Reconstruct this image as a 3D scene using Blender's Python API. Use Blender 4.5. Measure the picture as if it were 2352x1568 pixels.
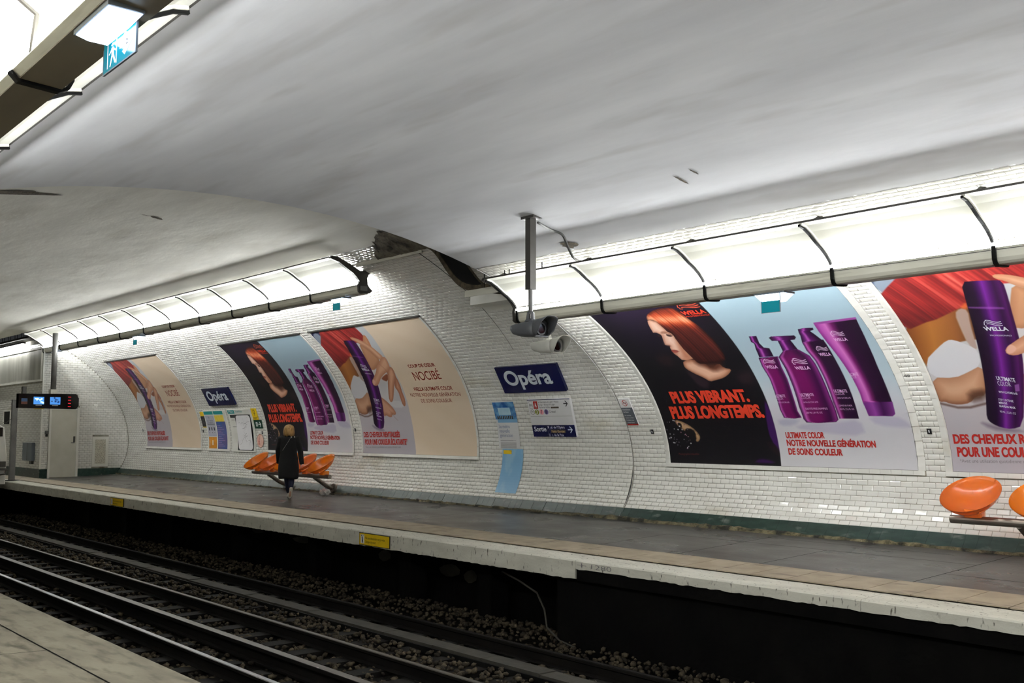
import bpy, bmesh, math, random
import numpy as np
from mathutils import Vector, Matrix

# ------------------------------------------------------------------ camera, world, exposure
SC = bpy.context.scene
for _o in list(bpy.data.objects):
    bpy.data.objects.remove(_o, do_unlink=True)
COL = SC.collection
random.seed(7)
RNG = np.random.RandomState(7)

def make_camera():
    yaw, pitch, roll = -0.870493, 0.087211, 0.001967
    f = Vector((math.sin(yaw) * math.cos(pitch), math.cos(yaw) * math.cos(pitch), math.sin(pitch)))
    r = Vector((math.cos(yaw), -math.sin(yaw), 0.0))
    d = f.cross(r)
    c, s = math.cos(roll), math.sin(roll)
    right = c * r - s * d
    down = s * r + c * d
    cd = bpy.data.cameras.new('camera')
    cd.sensor_width = 36.0
    cd.lens = 2378.768404 / 2352.0 * 36.0
    cd.clip_start = 0.05
    cd.clip_end = 200
    co = bpy.data.objects.new('camera', cd)
    COL.objects.link(co)
    m = Matrix(((right.x, -down.x, -f.x, 0.0), (right.y, -down.y, -f.y, -8.472265), (right.z, -down.z, -f.z, 1.486815), (0, 0, 0, 1)))
    co.matrix_world = m
    SC.camera = co
make_camera()

W = bpy.data.worlds.new('world'); SC.world = W; W.use_nodes = True
W.node_tree.nodes['Background'].inputs[0].default_value = (0.6, 0.62, 0.65, 1)
W.node_tree.nodes['Background'].inputs[1].default_value = 0.02
SC.view_settings.view_transform = 'Standard'
SC.view_settings.look = 'None'
SC.view_settings.gamma = 1.0
SC.view_settings.use_curve_mapping = False
SC.view_settings.exposure = 1.08
SC.cycles.max_bounces = 8
SC.cycles.diffuse_bounces = 5
SC.cycles.glossy_bounces = 3
SC.cycles.transmission_bounces = 6
SC.cycles.transparent_max_bounces = 8
SC.cycles.sample_clamp_indirect = 4.0
SC.cycles.use_denoising = True
TUBE_POWER = 36.0          # emission strength of the fluorescent tubes

LENS_POWER = 55.0

# ------------------------------------------------------------------ helpers
def lin(r, g, b, a=1.0):
    f = lambda x: (x / 12.92 if x <= 0.04045 else ((x + 0.055) / 1.055) ** 2.4)
    return (f(r / 255.0), f(g / 255.0), f(b / 255.0), a)

def tag(o, label=None, cat=None, group=None, kind=None):
    if label: o['label'] = label
    if cat: o['category'] = cat
    if group: o['group'] = group
    if kind: o['kind'] = kind
    return o

def empty(name, loc=(0, 0, 0), label=None, cat=None, group=None, rot=None):
    o = bpy.data.objects.new(name, None)
    COL.objects.link(o)
    o.empty_display_size = 0.1
    o.location = loc
    if rot: o.rotation_euler = rot
    return tag(o, label, cat, group)

class MB:
    """collects polygons, links them as ONE mesh object"""
    def __init__(s):
        s.v = []; s.f = []
    def poly(s, pts):
        n = len(s.v); s.v += [tuple(p) for p in pts]; s.f.append(tuple(range(n, n + len(pts))))
    def quad(s, a, b, c, d): s.poly((a, b, c, d))
    def box(s, x0, x1, y0, y1, z0, z1):
        n = len(s.v)
        s.v += [(x, y, z) for x in (x0, x1) for y in (y0, y1) for z in (z0, z1)]
        for q in ((0, 1, 3, 2), (4, 6, 7, 5), (0, 4, 5, 1), (2, 3, 7, 6), (0, 2, 6, 4), (1, 5, 7, 3)):
            s.f.append(tuple(n + i for i in q))
        return s
    def prism(s, prof, x0, x1, cap=True):
        """profile of (y,z) extruded along X"""
        n = len(s.v); k = len(prof)
        s.v += [(x0, y, z) for y, z in prof] + [(x1, y, z) for y, z in prof]
        for i in range(k):
            j = (i + 1) % k
            s.f.append((n + i, n + j, n + k + j, n + k + i))
        if cap:
            s.f.append(tuple(n + i for i in range(k))[::-1]); s.f.append(tuple(n + k + i for i in range(k)))
        return s
    def tube(s, pts, r, seg=8, cap=True):
        pts = [Vector(p) for p in pts]
        rs = r if isinstance(r, (list, tuple)) else [r] * len(pts)
        n0 = len(s.v); prev = None
        for i, p in enumerate(pts):
            t = (pts[min(i + 1, len(pts) - 1)] - pts[max(i - 1, 0)]).normalized()
            if prev is None:
                a = Vector((0, 0, 1)) if abs(t.z) < 0.9 else Vector((1, 0, 0))
                u = t.cross(a).normalized()
            else:
                u = (prev - t * prev.dot(t)).normalized()
            prev = u; w = t.cross(u)
            for k in range(seg):
                an = 2 * math.pi * k / seg
                s.v.append(tuple(p + (u * math.cos(an) + w * math.sin(an)) * rs[i]))
        for i in range(len(pts) - 1):
            for k in range(seg):
                a = n0 + i * seg + k; b = n0 + i * seg + (k + 1) % seg
                s.f.append((a, b, b + seg, a + seg))
        if cap:
            s.f.append(tuple(n0 + k for k in range(seg))[::-1])
            s.f.append(tuple(n0 + (len(pts) - 1) * seg + k for k in range(seg)))
        return s
    def loft(s, rings, closed_ring=True, cap=False):
        n0 = len(s.v); k = len(rings[0])
        for r in rings: s.v += [tuple(p) for p in r]
        for i in range(len(rings) - 1):
            for j in range(k if closed_ring else k - 1):
                a = n0 + i * k + j; b = n0 + i * k + (j + 1) % k
                s.f.append((a, b, b + k, a + k))
        if cap:
            s.f.append(tuple(n0 + j for j in range(k))[::-1])
            s.f.append(tuple(n0 + (len(rings) - 1) * k + j for j in range(k)))
        return s
    def mesh(s, name, mat=None, smooth=False):
        me = bpy.data.meshes.new(name)
        me.from_pydata(s.v, [], s.f); me.update()
        bm = bmesh.new(); bm.from_mesh(me)
        bmesh.ops.recalc_face_normals(bm, faces=bm.faces)
        bm.to_mesh(me); bm.free()
        if mat: me.materials.append(mat)
        if smooth:
            me.polygons.foreach_set('use_smooth', [True] * len(me.polygons))
        return me
    def build(s, name, mat, parent=None, smooth=False, kind=None, label=None):
        return link(name, s.mesh(name, mat, smooth), parent, kind, label)

def link(name, me, parent=None, kind=None, label=None):
    o = bpy.data.objects.new(name, me)
    COL.objects.link(o)
    if parent is not None: o.parent = parent
    if kind: o['kind'] = kind
    if label: o['label'] = label
    return o

def np_mesh(name, V, F, mat=None, smooth=False):
    """V (n,3), F (m,k) arrays"""
    me = bpy.data.meshes.new(name)
    V = np.ascontiguousarray(V, dtype=np.float32); F = np.ascontiguousarray(F, dtype=np.int32)
    k = F.shape[1]
    me.vertices.add(len(V)); me.vertices.foreach_set('co', V.ravel())
    me.loops.add(F.size); me.loops.foreach_set('vertex_index', F.ravel())
    me.polygons.add(len(F)); me.polygons.foreach_set('loop_start', np.arange(0, F.size, k, dtype=np.int32))
    try: me.polygons.foreach_set('loop_total', np.full(len(F), k, dtype=np.int32))
    except Exception: pass
    me.update(calc_edges=True); me.validate()
    if smooth: me.polygons.foreach_set('use_smooth', np.ones(len(F), dtype=bool))
    if mat: me.materials.append(mat)
    return me

def copy_tree(o, parent=None, skip=()):
    kids = [c for c in CH.get(o.name, [])] if False else list(o.children)
    c = o.copy(); COL.objects.link(c)
    c.parent = parent
    for ch in kids:
        if ch.name.split('.')[0] in skip: continue
        copy_tree(ch, c)
    return c

# ------------------------------------------------------------------ materials
def nodes(name):
    m = bpy.data.materials.new(name); m.use_nodes = True
    nt = m.node_tree; b = nt.nodes['Principled BSDF']
    return m, nt, b

def N(nt, typ, **kw):
    n = nt.nodes.new(typ)
    for k, v in kw.items(): setattr(n, k, v)
    return n

def coords(nt, scale=(1, 1, 1), obj=False):
    tc = N(nt, 'ShaderNodeTexCoord')
    mp = N(nt, 'ShaderNodeMapping'); mp.inputs['Scale'].default_value = scale
    if obj:
        nt.links.new(tc.outputs['Object'], mp.inputs['Vector'])
    else:
        g = N(nt, 'ShaderNodeNewGeometry'); nt.links.new(g.outputs['Position'], mp.inputs['Vector'])
    return mp.outputs['Vector']

def mat(name, c0, c1=None, rough=0.5, scale=(3, 3, 3), detail=4, lo=0.35, hi=0.65, metal=0.0, bump=0.0, bscale=None,
        spec=0.5, coat=0.0, c2=None, scale2=(20, 20, 20), lo2=0.6, hi2=0.68, obj=False, rough2=None):
    """noise-driven mix of two colours, optional third (speckles, stains), optional fine bump"""
    m, nt, b = nodes(name)
    b.inputs['Roughness'].default_value = rough
    b.inputs['Metallic'].default_value = metal
    b.inputs['Specular IOR Level'].default_value = spec
    b.inputs['Coat Weight'].default_value = coat
    b.inputs['Coat Roughness'].default_value = 0.05
    v = coords(nt, scale, obj)
    no = N(nt, 'ShaderNodeTexNoise'); no.inputs['Scale'].default_value = 1.0; no.inputs['Detail'].default_value = detail
    nt.links.new(v, no.inputs['Vector'])
    cr = N(nt, 'ShaderNodeValToRGB')
    cr.color_ramp.elements[0].position = lo; cr.color_ramp.elements[1].position = hi
    cr.color_ramp.elements[0].color = lin(*c0); cr.color_ramp.elements[1].color = lin(*(c1 or c0))
    nt.links.new(no.outputs['Fac'], cr.inputs['Fac'])
    out = cr.outputs['Color']
    if c2:
        v2 = coords(nt, scale2, obj)
        n2 = N(nt, 'ShaderNodeTexNoise'); n2.inputs['Scale'].default_value = 1.0; n2.inputs['Detail'].default_value = 3
        nt.links.new(v2, n2.inputs['Vector'])
        r2 = N(nt, 'ShaderNodeMapRange'); r2.inputs['From Min'].default_value = lo2; r2.inputs['From Max'].default_value = hi2
        nt.links.new(n2.outputs['Fac'], r2.inputs['Value'])
        mx = N(nt, 'ShaderNodeMix', data_type='RGBA')
        nt.links.new(r2.outputs['Result'], mx.inputs['Factor'])
        nt.links.new(out, mx.inputs[6]); mx.inputs[7].default_value = lin(*c2)
        out = mx.outputs[2]
    nt.links.new(out, b.inputs['Base Color'])
    if rough2 is not None:
        mr = N(nt, 'ShaderNodeMapRange'); mr.inputs['From Min'].default_value = 0.35; mr.inputs['From Max'].default_value = 0.65
        mr.inputs['To Min'].default_value = rough; mr.inputs['To Max'].default_value = rough2
        nt.links.new(no.outputs['Fac'], mr.inputs['Value']); nt.links.new(mr.outputs['Result'], b.inputs['Roughness'])
    if bump:
        vb = coords(nt, bscale or scale, obj)
        nb = N(nt, 'ShaderNodeTexNoise'); nb.inputs['Scale'].default_value = 1.0; nb.inputs['Detail'].default_value = 5
        nt.links.new(vb, nb.inputs['Vector'])
        bp = N(nt, 'ShaderNodeBump'); bp.inputs['Strength'].default_value = 1.0; bp.inputs['Distance'].default_value = bump
        nt.links.new(nb.outputs['Fac'], bp.inputs['Height']); nt.links.new(bp.outputs['Normal'], b.inputs['Normal'])
    return m

def emis(name, c, strength):
    m, nt, b = nodes(name)
    b.inputs['Base Color'].default_value = lin(*c)
    b.inputs['Emission Color'].default_value = lin(*c)
    b.inputs['Emission Strength'].default_value = strength
    return m

def vcol(name, rough=0.45, spec=0.35):
    m, nt, b = nodes(name)
    a = N(nt, 'ShaderNodeAttribute'); a.attribute_name = 'print'
    nt.links.new(a.outputs['Color'], b.inputs['Base Color'])
    b.inputs['Roughness'].default_value = rough; b.inputs['Specular IOR Level'].default_value = spec
    return m

M = {}
M['tile'] = mat('glazed_tile', (216, 215, 208), (228, 227, 221), rough=0.10, scale=(2.2, 9, 9), detail=2, coat=0.3, bump=0.0006, bscale=(9, 9, 9), c2=(196, 190, 170), scale2=(0.9, 1.5, 1.5), lo2=0.62, hi2=0.8)
M['grout'] = mat('grout', (150, 147, 134), (122, 118, 105), rough=0.9, scale=(6, 6, 6), c2=(84, 72, 50), scale2=(2, 2, 2), lo2=0.62, hi2=0.72)
M['green'] = mat('green_tile', (14, 38, 31), (34, 54, 48), rough=0.38, scale=(5, 14, 14), spec=0.3, c2=(92, 98, 92), scale2=(4, 9, 9), lo2=0.6, hi2=0.75)
M['plaster'] = mat('vault_plaster', (184, 185, 188), (208, 209, 211), rough=0.75, scale=(0.35, 1.7, 1.7), detail=6, lo=0.3, hi=0.7, bump=0.014, bscale=(0.6, 1.8, 1.8), c2=(172, 171, 170), scale2=(0.5, 2.4, 2.4), lo2=0.55, hi2=0.8)
M['plaster2'] = mat('cream_plaster', (206, 204, 194), (226, 224, 214), rough=0.75, scale=(0.35, 1.5, 1.5), detail=6, lo=0.3, hi=0.7, bump=0.02, bscale=(0.8, 2.2, 2.2), c2=(190, 186, 172), scale2=(0.4, 1.8, 1.8), lo2=0.55, hi2=0.8)
M['asphalt'] = mat('asphalt', (64, 62, 60), (86, 84, 81), rough=0.25, rough2=0.42, scale=(1.1, 1.6, 1), detail=7, bump=0.003, bscale=(30, 30, 30), c2=(58, 56, 54), scale2=(0.8, 3, 1), lo2=0.5, hi2=0.75)
M['paver'] = mat('beige_paver', (150, 138, 118), (168, 156, 136), rough=0.6, scale=(4, 4, 4), detail=6, bump=0.002, bscale=(60, 60, 60), c2=(112, 103, 90), scale2=(2.5, 8, 4), lo2=0.6, hi2=0.75)
M['coping'] = mat('pale_concrete', (196, 194, 182), (214, 212, 200), rough=0.8, scale=(2, 6, 6), detail=6, bump=0.004, bscale=(40, 40, 40), c2=(104, 100, 90), scale2=(26, 26, 9), lo2=0.62, hi2=0.7)
M['nearconc'] = mat('worn_concrete', (122, 116, 102), (142, 136, 120), rough=0.85, scale=(2, 5, 6), detail=7, bump=0.004, bscale=(30, 30, 30), c2=(92, 86, 74), scale2=(3, 9, 9), lo2=0.5, hi2=0.7)
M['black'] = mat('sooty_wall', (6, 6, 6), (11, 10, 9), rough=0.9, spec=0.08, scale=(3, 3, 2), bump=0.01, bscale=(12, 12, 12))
M['void'] = mat('dark_void', (9, 9, 9), (14, 14, 13), rough=0.9)
M['bed'] = mat('track_bed', (16, 15, 13), (26, 24, 20), rough=0.95, spec=0.1, scale=(8, 8, 8), bump=0.03, bscale=(22, 22, 22))
M['stone'] = mat('ballast_stone', (44, 39, 32), (88, 79, 64), rough=0.9, spec=0.15, scale=(9, 9, 9), bump=0.004, bscale=(60, 60, 60), c2=(40, 36, 31), scale2=(5, 5, 5), lo2=0.5, hi2=0.62)
M['strip'] = mat('trough_cover', (46, 44, 38), (58, 55, 48), rough=0.85, scale=(4, 8, 8), bump=0.004, bscale=(30, 30, 30))
M['railside'] = mat('rusty_rail', (12, 10, 9), (18, 15, 12), rough=0.8, spec=0.15, scale=(5, 5, 5))
M['railtop'] = mat('polished_rail', (150, 152, 156), (175, 178, 182), rough=0.28, metal=0.9, scale=(1, 20, 20))
M['raildull'] = mat('dull_rail', (92, 90, 86), (104, 101, 96), rough=0.42, metal=0.7, scale=(1, 20, 20))
M['under'] = mat('shade_brown', (92, 84, 70), (104, 96, 80), rough=0.5, scale=(1, 8, 8))  # shade below the light troughs, put into the colour
M['fascia'] = mat('painted_metal', (208, 206, 192), (218, 216, 204), rough=0.42, scale=(1.2, 8, 8), c2=(150, 146, 132), scale2=(1, 14, 14), lo2=0.6, hi2=0.8)
M['rubber'] = mat('black_gasket', (12, 12, 12), (20, 20, 19), rough=0.7, spec=0.1)
M['darkmetal'] = mat('dark_metal', (52, 50, 47), (66, 64, 60), rough=0.45, metal=0.4)
M['greymetal'] = mat('grey_metal', (92, 92, 90), (112, 112, 110), rough=0.45, metal=0.3)
M['steel'] = mat('brushed_steel', (120, 112, 104), (142, 134, 124), rough=0.34, metal=0.85, scale=(3, 30, 30))
M['bluegrey'] = mat('blue_grey_paint', (96, 104, 112), (104, 112, 120), rough=0.5)
M['white'] = mat('white_paint', (218, 217, 208), (228, 227, 220), rough=0.5)
M['doorpaint'] = mat('door_paint', (196, 194, 180), (204, 202, 190), rough=0.5)
M['navy'] = mat('navy_enamel', (4, 10, 62), (6, 12, 68), rough=0.22, coat=0.3)
M['letterwhite'] = mat('letter_white', (206, 214, 222), (212, 220, 226), rough=0.4)
M['orange'] = mat('orange_shell', (248, 136, 56), (250, 142, 62), rough=0.16, coat=0.5)
M['orange2'] = mat('amber_shell', (250, 146, 26), (252, 150, 32), rough=0.16, coat=0.5)
M['coat'] = mat('black_wool', (3, 3, 6), (8, 8, 12), rough=0.95, scale=(40, 40, 40))
M['jeans'] = mat('navy_cloth', (18, 22, 44), (26, 31, 56), rough=0.9, scale=(60, 60, 60))
M['skin'] = mat('skin', (205, 160, 132), (212, 170, 142), rough=0.5)
M['hair'] = mat('blonde_hair', (120, 88, 44), (178, 140, 82), rough=0.5, scale=(60, 60, 6), obj=True)
M['shoe'] = mat('shoe_white', (214, 206, 188), (224, 218, 204), rough=0.6)
M['cctvdark'] = mat('camera_grey', (74, 76, 79), (82, 84, 87), rough=0.5)
M['cctvlight'] = mat('camera_pale', (196, 196, 190), (206, 206, 200), rough=0.4)
M['glassblack'] = mat('black_glass', (6, 6, 7), (8, 8, 9), rough=0.08)
M['yellow'] = mat('yellow_enamel', (228, 190, 10), (236, 200, 20), rough=0.4, c2=(180, 140, 20), scale2=(12, 12, 12), lo2=0.6, hi2=0.8)
M['brownred'] = mat('print_brown_red', (134, 40, 24), (138, 42, 26), rough=0.5)
M['red'] = mat('print_red', (164, 28, 22), (168, 32, 24), rough=0.5)
M['vermil'] = mat('print_vermilion', (206, 56, 34), (210, 60, 36), rough=0.5)
M['inkblack'] = mat('print_black', (20, 20, 22), (26, 26, 28), rough=0.5)
M['inkgrey'] = mat('print_grey', (120, 116, 118), (124, 120, 122), rough=0.5)
M['inkwhite'] = mat('print_white', (232, 230, 232), (238, 236, 238), rough=0.5)
M['inkpink'] = mat('print_pink', (206, 160, 205), (212, 168, 210), rough=0.5)
M['inkdim'] = mat('print_dim_red', (96, 34, 30), (100, 36, 32), rough=0.5)
M['inkteal'] = mat('print_teal', (0, 140, 140), (0, 146, 146), rough=0.5)
M['printed'] = vcol('printed_sheet')
M['signpanel'] = mat('sign_panel_white', (214, 214, 214), (220, 220, 220), rough=0.35)
M['tube'] = emis('fluorescent_tube', (251, 252, 252), TUBE_POWER)
M['baretube'] = emis('bare_tube', (252, 252, 250), 60.0)
M['lens'] = emis('lamp_lens', (249, 251, 252), LENS_POWER)
M['exitlens'] = emis('emergency_lens', (205, 228, 255), 4.5)
M['screen'] = emis('screen_glow', (70, 140, 220), 0.35)
M['litter'] = mat('crumpled_paper', (206, 206, 202), (224, 224, 222), rough=0.7)
M['metalad'] = mat('brushed_sheet', (150, 150, 140), (206, 206, 196), rough=0.3, metal=0.2, scale=(1.6, 1, 0.3), detail=5)
M['crack'] = mat('exposed_render', (58, 50, 38), (92, 82, 64), rough=0.95, scale=(14, 14, 14), bump=0.02, bscale=(30, 30, 30))
M['oldbrick'] = mat('exposed_masonry', (82, 76, 64), (128, 120, 104), rough=0.95, scale=(8, 8, 8), bump=0.03, bscale=(18, 18, 18), c2=(48, 44, 36), scale2=(4, 4, 4), lo2=0.5, hi2=0.62)
M['moss'] = mat('crumbled_edge', (58, 54, 38), (120, 112, 84), rough=0.95, scale=(14, 14, 14), bump=0.02, bscale=(50, 50, 50), c2=(34, 34, 26), scale2=(7, 7, 7), lo2=0.48, hi2=0.6)

def panel_material():
    m, nt, b = nodes('frosted_panel')
    out = nt.nodes['Material Output']
    b.inputs['Base Color'].default_value = lin(236, 236, 228)
    b.inputs['Roughness'].default_value = 0.35
    tr = N(nt, 'ShaderNodeBsdfTranslucent'); tr.inputs['Color'].default_value = lin(248, 248, 242)
    mx = N(nt, 'ShaderNodeMixShader'); mx.inputs[0].default_value = 0.42
    nt.links.new(b.outputs[0], mx.inputs[1]); nt.links.new(tr.outputs[0], mx.inputs[2])
    nt.links.new(mx.outputs[0], out.inputs['Surface'])
    return m
M['panel'] = panel_material()
def teal_glass():
    m, nt, b = nodes('teal_sign_glass')
    b.inputs['Base Color'].default_value = lin(0, 112, 128)
    b.inputs['Roughness'].default_value = 0.2
    b.inputs['Emission Color'].default_value = lin(20, 176, 190)
    b.inputs['Emission Strength'].default_value = 0.10
    return m
M['teal'] = teal_glass()

# ------------------------------------------------------------------ vault geometry
YC, AX = -3.0, 6.65
PR = dict(R=(0.9, 3.38, 2.3), L=(1.1, 4.05, 3.0))
XS = -11.39        # where the lower vault meets the taller one
XL = -33.5         # end wall
XR = 12.0
TAB = {}
for k in 'RL':
    zc, b_, bl = PR[k]
    th = np.linspace(-0.42, math.pi / 2, 4000)
    y = YC + AX * np.cos(th); z = np.where(th >= 0, zc + b_ * np.sin(th), zc + bl * np.sin(th))
    s = np.concatenate([[0], np.cumsum(np.hypot(np.diff(y), np.diff(z)))])
    s -= np.interp(1.03, z, s)
    ty = np.gradient(y, s); tz = np.gradient(z, s)
    TAB[k] = (s, y, z, -tz, ty)      # normal pointing into the tunnel: (-tz, ty)

def surf(k, s, off=0.0):
    S, y, z, ny, nz = TAB[k]
    a = np.interp(s, S, ny); b = np.interp(s, S, nz)
    return np.interp(s, S, y) + a * off, np.interp(s, S, z) + b * off
def s_of_z(k, z): return float(np.interp(z, TAB[k][2], TAB[k][0]))
def s_of_y(k, y): return float(np.interp(-y, -TAB[k][1][1000:], TAB[k][0][1000:]))
def P3(k, x, s, off=0.0):
    y, z = surf(k, s, off); return (float(x), float(y), float(z))
SKIRT = {k: s_of_z(k, 0.31) for k in 'RL'}
PLAST = {'R': s_of_y('R', 0.45), 'L': s_of_y('L', 0.55)}
SMAX = {k: float(TAB[k][0][-1]) for k in 'RL'}
def fl(y):                       # far platform top, falls towards the track
    return 0.042 * y

def vault_strip(k, x0, x1, s0, s1, off, nseg, mirror=False, jag=None, nx=1):
    """surface patch of the vault"""
    V = []; F = []
    ss = np.linspace(s0, s1, nseg + 1); xs = np.linspace(x0, x1, nx + 1)
    for x in xs:
        for i, s in enumerate(ss):
            s2 = s + (jag(x) if (jag and i == 0) else 0)
            y, z = surf(k, s2, off)
            if mirror: y = 2 * YC - y
            V.append((x, float(y), float(z)))
    n = nseg + 1
    for a in range(nx):
        for i in range(nseg):
            F.append((a * n + i, (a + 1) * n + i, (a + 1) * n + i + 1, a * n + i + 1))
    return V, F

def text_mesh(txt, bold=0.0, res=3):
    cu = bpy.data.curves.new('t', 'FONT'); cu.body = txt; cu.size = 1.0; cu.offset = bold; cu.resolution_u = res
    ob = bpy.data.objects.new('t', cu)
    me = bpy.data.meshes.new_from_object(ob)
    bpy.data.objects.remove(ob); bpy.data.curves.remove(cu)
    return me
CAP = 0.682
def lettering(lines, place, name, material, parent, bold=0.0, cut=0.06, fat=0.0):
    """lines: (text, u0, s0, u1, s1, cap height[, bold]) baseline from (u0,s0) to (u1,s1); place(u, s) -> xyz; one object per line"""
    for ln in lines:
        txt, u0, s0, u1, s1, h = ln[:6]
        bo = ln[6] if len(ln) > 6 else bold
        me = text_mesh(txt, bo, 8 if h > .08 else 3)
        b2 = bmesh.new(); b2.from_mesh(me); bpy.data.meshes.remove(me)
        xs = [v.co.x for v in b2.verts]; a, b = min(xs), max(xs)
        for v in b2.verts:
            t = (v.co.x - a) / max(b - a, 1e-6); yy = (v.co.y + bo) / (CAP + 2 * bo) * h
            v.co.x = u0 + t * (u1 - u0); v.co.y = s0 + t * (s1 - s0) + yy; v.co.z = 0
        ys = [v.co.y for v in b2.verts]
        if cut and max(ys) - min(ys) > cut * 1.5:
            c = min(ys) + cut
            while c < max(ys):
                bmesh.ops.bisect_plane(b2, geom=b2.verts[:] + b2.edges[:] + b2.faces[:], plane_co=(0, c, 0), plane_no=(0, 1, 0)); c += cut
        bm = bmesh.new(); m2 = bpy.data.meshes.new('x'); b2.to_mesh(m2); b2.free()
        for i, sh in enumerate((-fat * h, fat * h) if fat else (0,)):
            t_ = Matrix.Translation((sh, 0, i * .0012)); m2.transform(t_); bm.from_mesh(m2); m2.transform(t_.inverted())
        bpy.data.meshes.remove(m2)
        for v in bm.verts:
            p = Vector(place(v.co.x, v.co.y))
            if v.co.z:
                n_ = (Vector(place(v.co.x + .01, v.co.y)) - p).cross(Vector(place(v.co.x, v.co.y + .01)) - p).normalized(); p += n_ * v.co.z
            v.co = p
        me = bpy.data.meshes.new(name); bm.to_mesh(me); bm.free(); me.materials.append(material)
        o = link(name, me, parent, 'stuff' if fat == 0 and h < .03 else None)

ORD = ['first', 'second', 'third', 'fourth', 'fifth', 'sixth', 'seventh', 'eighth', 'ninth', 'tenth', 'eleventh', 'twelfth', 'thirteenth', 'fourteenth']

# ------------------------------------------------------------------ the setting: walls, vault, platforms, track bed
def plain(name, V, F, material, kind='structure', smooth=False, parent=None):
    me = bpy.data.meshes.new(name); me.from_pydata(V, [], F); me.update(); me.materials.append(material)
    if smooth: me.polygons.foreach_set('use_smooth', [True] * len(F))
    return link(name, me, parent, kind)

def jagf(x):
    return 0.006 * math.sin(x * 3.1) + 0.004 * math.sin(x * 17.3 + 1) + 0.003 * math.sin(x * 41.7 + 2) + (0.012 if math.sin(x * 2.7) > 0.93 else 0)

POSTERS = [  # kind, x0, art
    ('L', -31.845, 'n'), ('L', -23.81, 'k'), ('L', -19.373, 'n'), ('R', -10.598, 'k'), ('R', -6.149, 'n')]
FB = {'R': 0.095, 'L': 0.05}      # width of the poster surrounds

def in_poster(k, x0, x1, s0, s1):
    for kk, px, _ in POSTERS:
        if kk != k: continue
        b = FB[k]
        if x0 > px - b - 0.02 and x1 < px + 4 + b + 0.02 and s0 > -0.09 and s1 < 3.06 + b: return True
    return False

# ---- far wall: grout bed + tiles
wall_far = empty('wall_far'); wall_far['kind'] = 'structure'
for k, xa, xb in (('L', XL, XS), ('R', XS, XR)):
    V, F = vault_strip(k, xa, xb, s_of_z(k, 0.05), PLAST[k] + 0.03, 0.0, 60)
    plain('grout_bed', V, F, M['grout'], None, parent=wall_far)
TP, TR, TH = 0.152, 0.0695, 0.0048          # tile pitch, row pitch, tile thickness
def tile_proto():
    a, b = TP / 2 - 0.0022, TR / 2 - 0.0022; i = 0.0085
    v = [(-a, -b, 0), (a, -b, 0), (a, b, 0), (-a, b, 0), (-a, -b, TH * .35), (a, -b, TH * .35), (a, b, TH * .35), (-a, b, TH * .35),
         (-a + i, -b + i, TH), (a - i, -b + i, TH), (a - i, b - i, TH), (-a + i, b - i, TH)]
    f = [(0, 1, 5, 4), (1, 2, 6, 5), (2, 3, 7, 6), (3, 0, 4, 7), (4, 5, 9, 8), (5, 6, 10, 9), (6, 7, 11, 10), (7, 4, 8, 11), (8, 9, 10, 11)]
    return np.array(v, float), np.array(f)
TV, TF = tile_proto()
def tile_frames(k, s):
    S, y, z, ny, nz = TAB[k]
    return np.interp(s, S, y), np.interp(s, S, z), np.interp(s, S, ny), np.interp(s, S, nz)
tile_me = bpy.data.meshes.new('tile'); tile_me.from_pydata([tuple(v) for v in TV], [], [tuple(f) for f in TF]); tile_me.materials.append(M['tile'])
def row_rects(k, xa, xb, s0, s1, x_off):
    """tiles of one course, cut to fit the ends of the wall and the poster surrounds"""
    b = FB[k]; out = []
    blocks = [(px - b - .004, px + 4 + b + .004) for kk, px, _ in POSTERS if kk == k and s1 > -.064 and s0 < 3.032]
    free = [(xa, xb, s0, s1)]
    for c0, c1 in blocks:
        nf = []
        for f0, f1, t0, t1 in free:
            if c1 <= f0 or c0 >= f1: nf.append((f0, f1, t0, t1)); continue
            if c0 > f0: nf.append((f0, c0, t0, t1))
            if c1 < f1: nf.append((c1, f1, t0, t1))
            a0, a1 = max(f0, c0), min(f1, c1)
            if s0 < -.064: nf.append((a0, a1, t0, -.066))
            if s1 > 3.032: nf.append((a0, a1, 3.034, t1))
        free = nf
    for f0, f1, t0, t1 in free:
        if t1 - t0 < .014: continue
        i = math.floor((f0 - x_off) / TP)
        while x_off + i * TP < f1:
            u0, u1 = max(f0, x_off + i * TP), min(f1, x_off + (i + 1) * TP)
            if u1 - u0 > .016: out.append(((u0 + u1) / 2, (t0 + t1) / 2, u1 - u0, t1 - t0))
            i += 1
    return out
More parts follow.
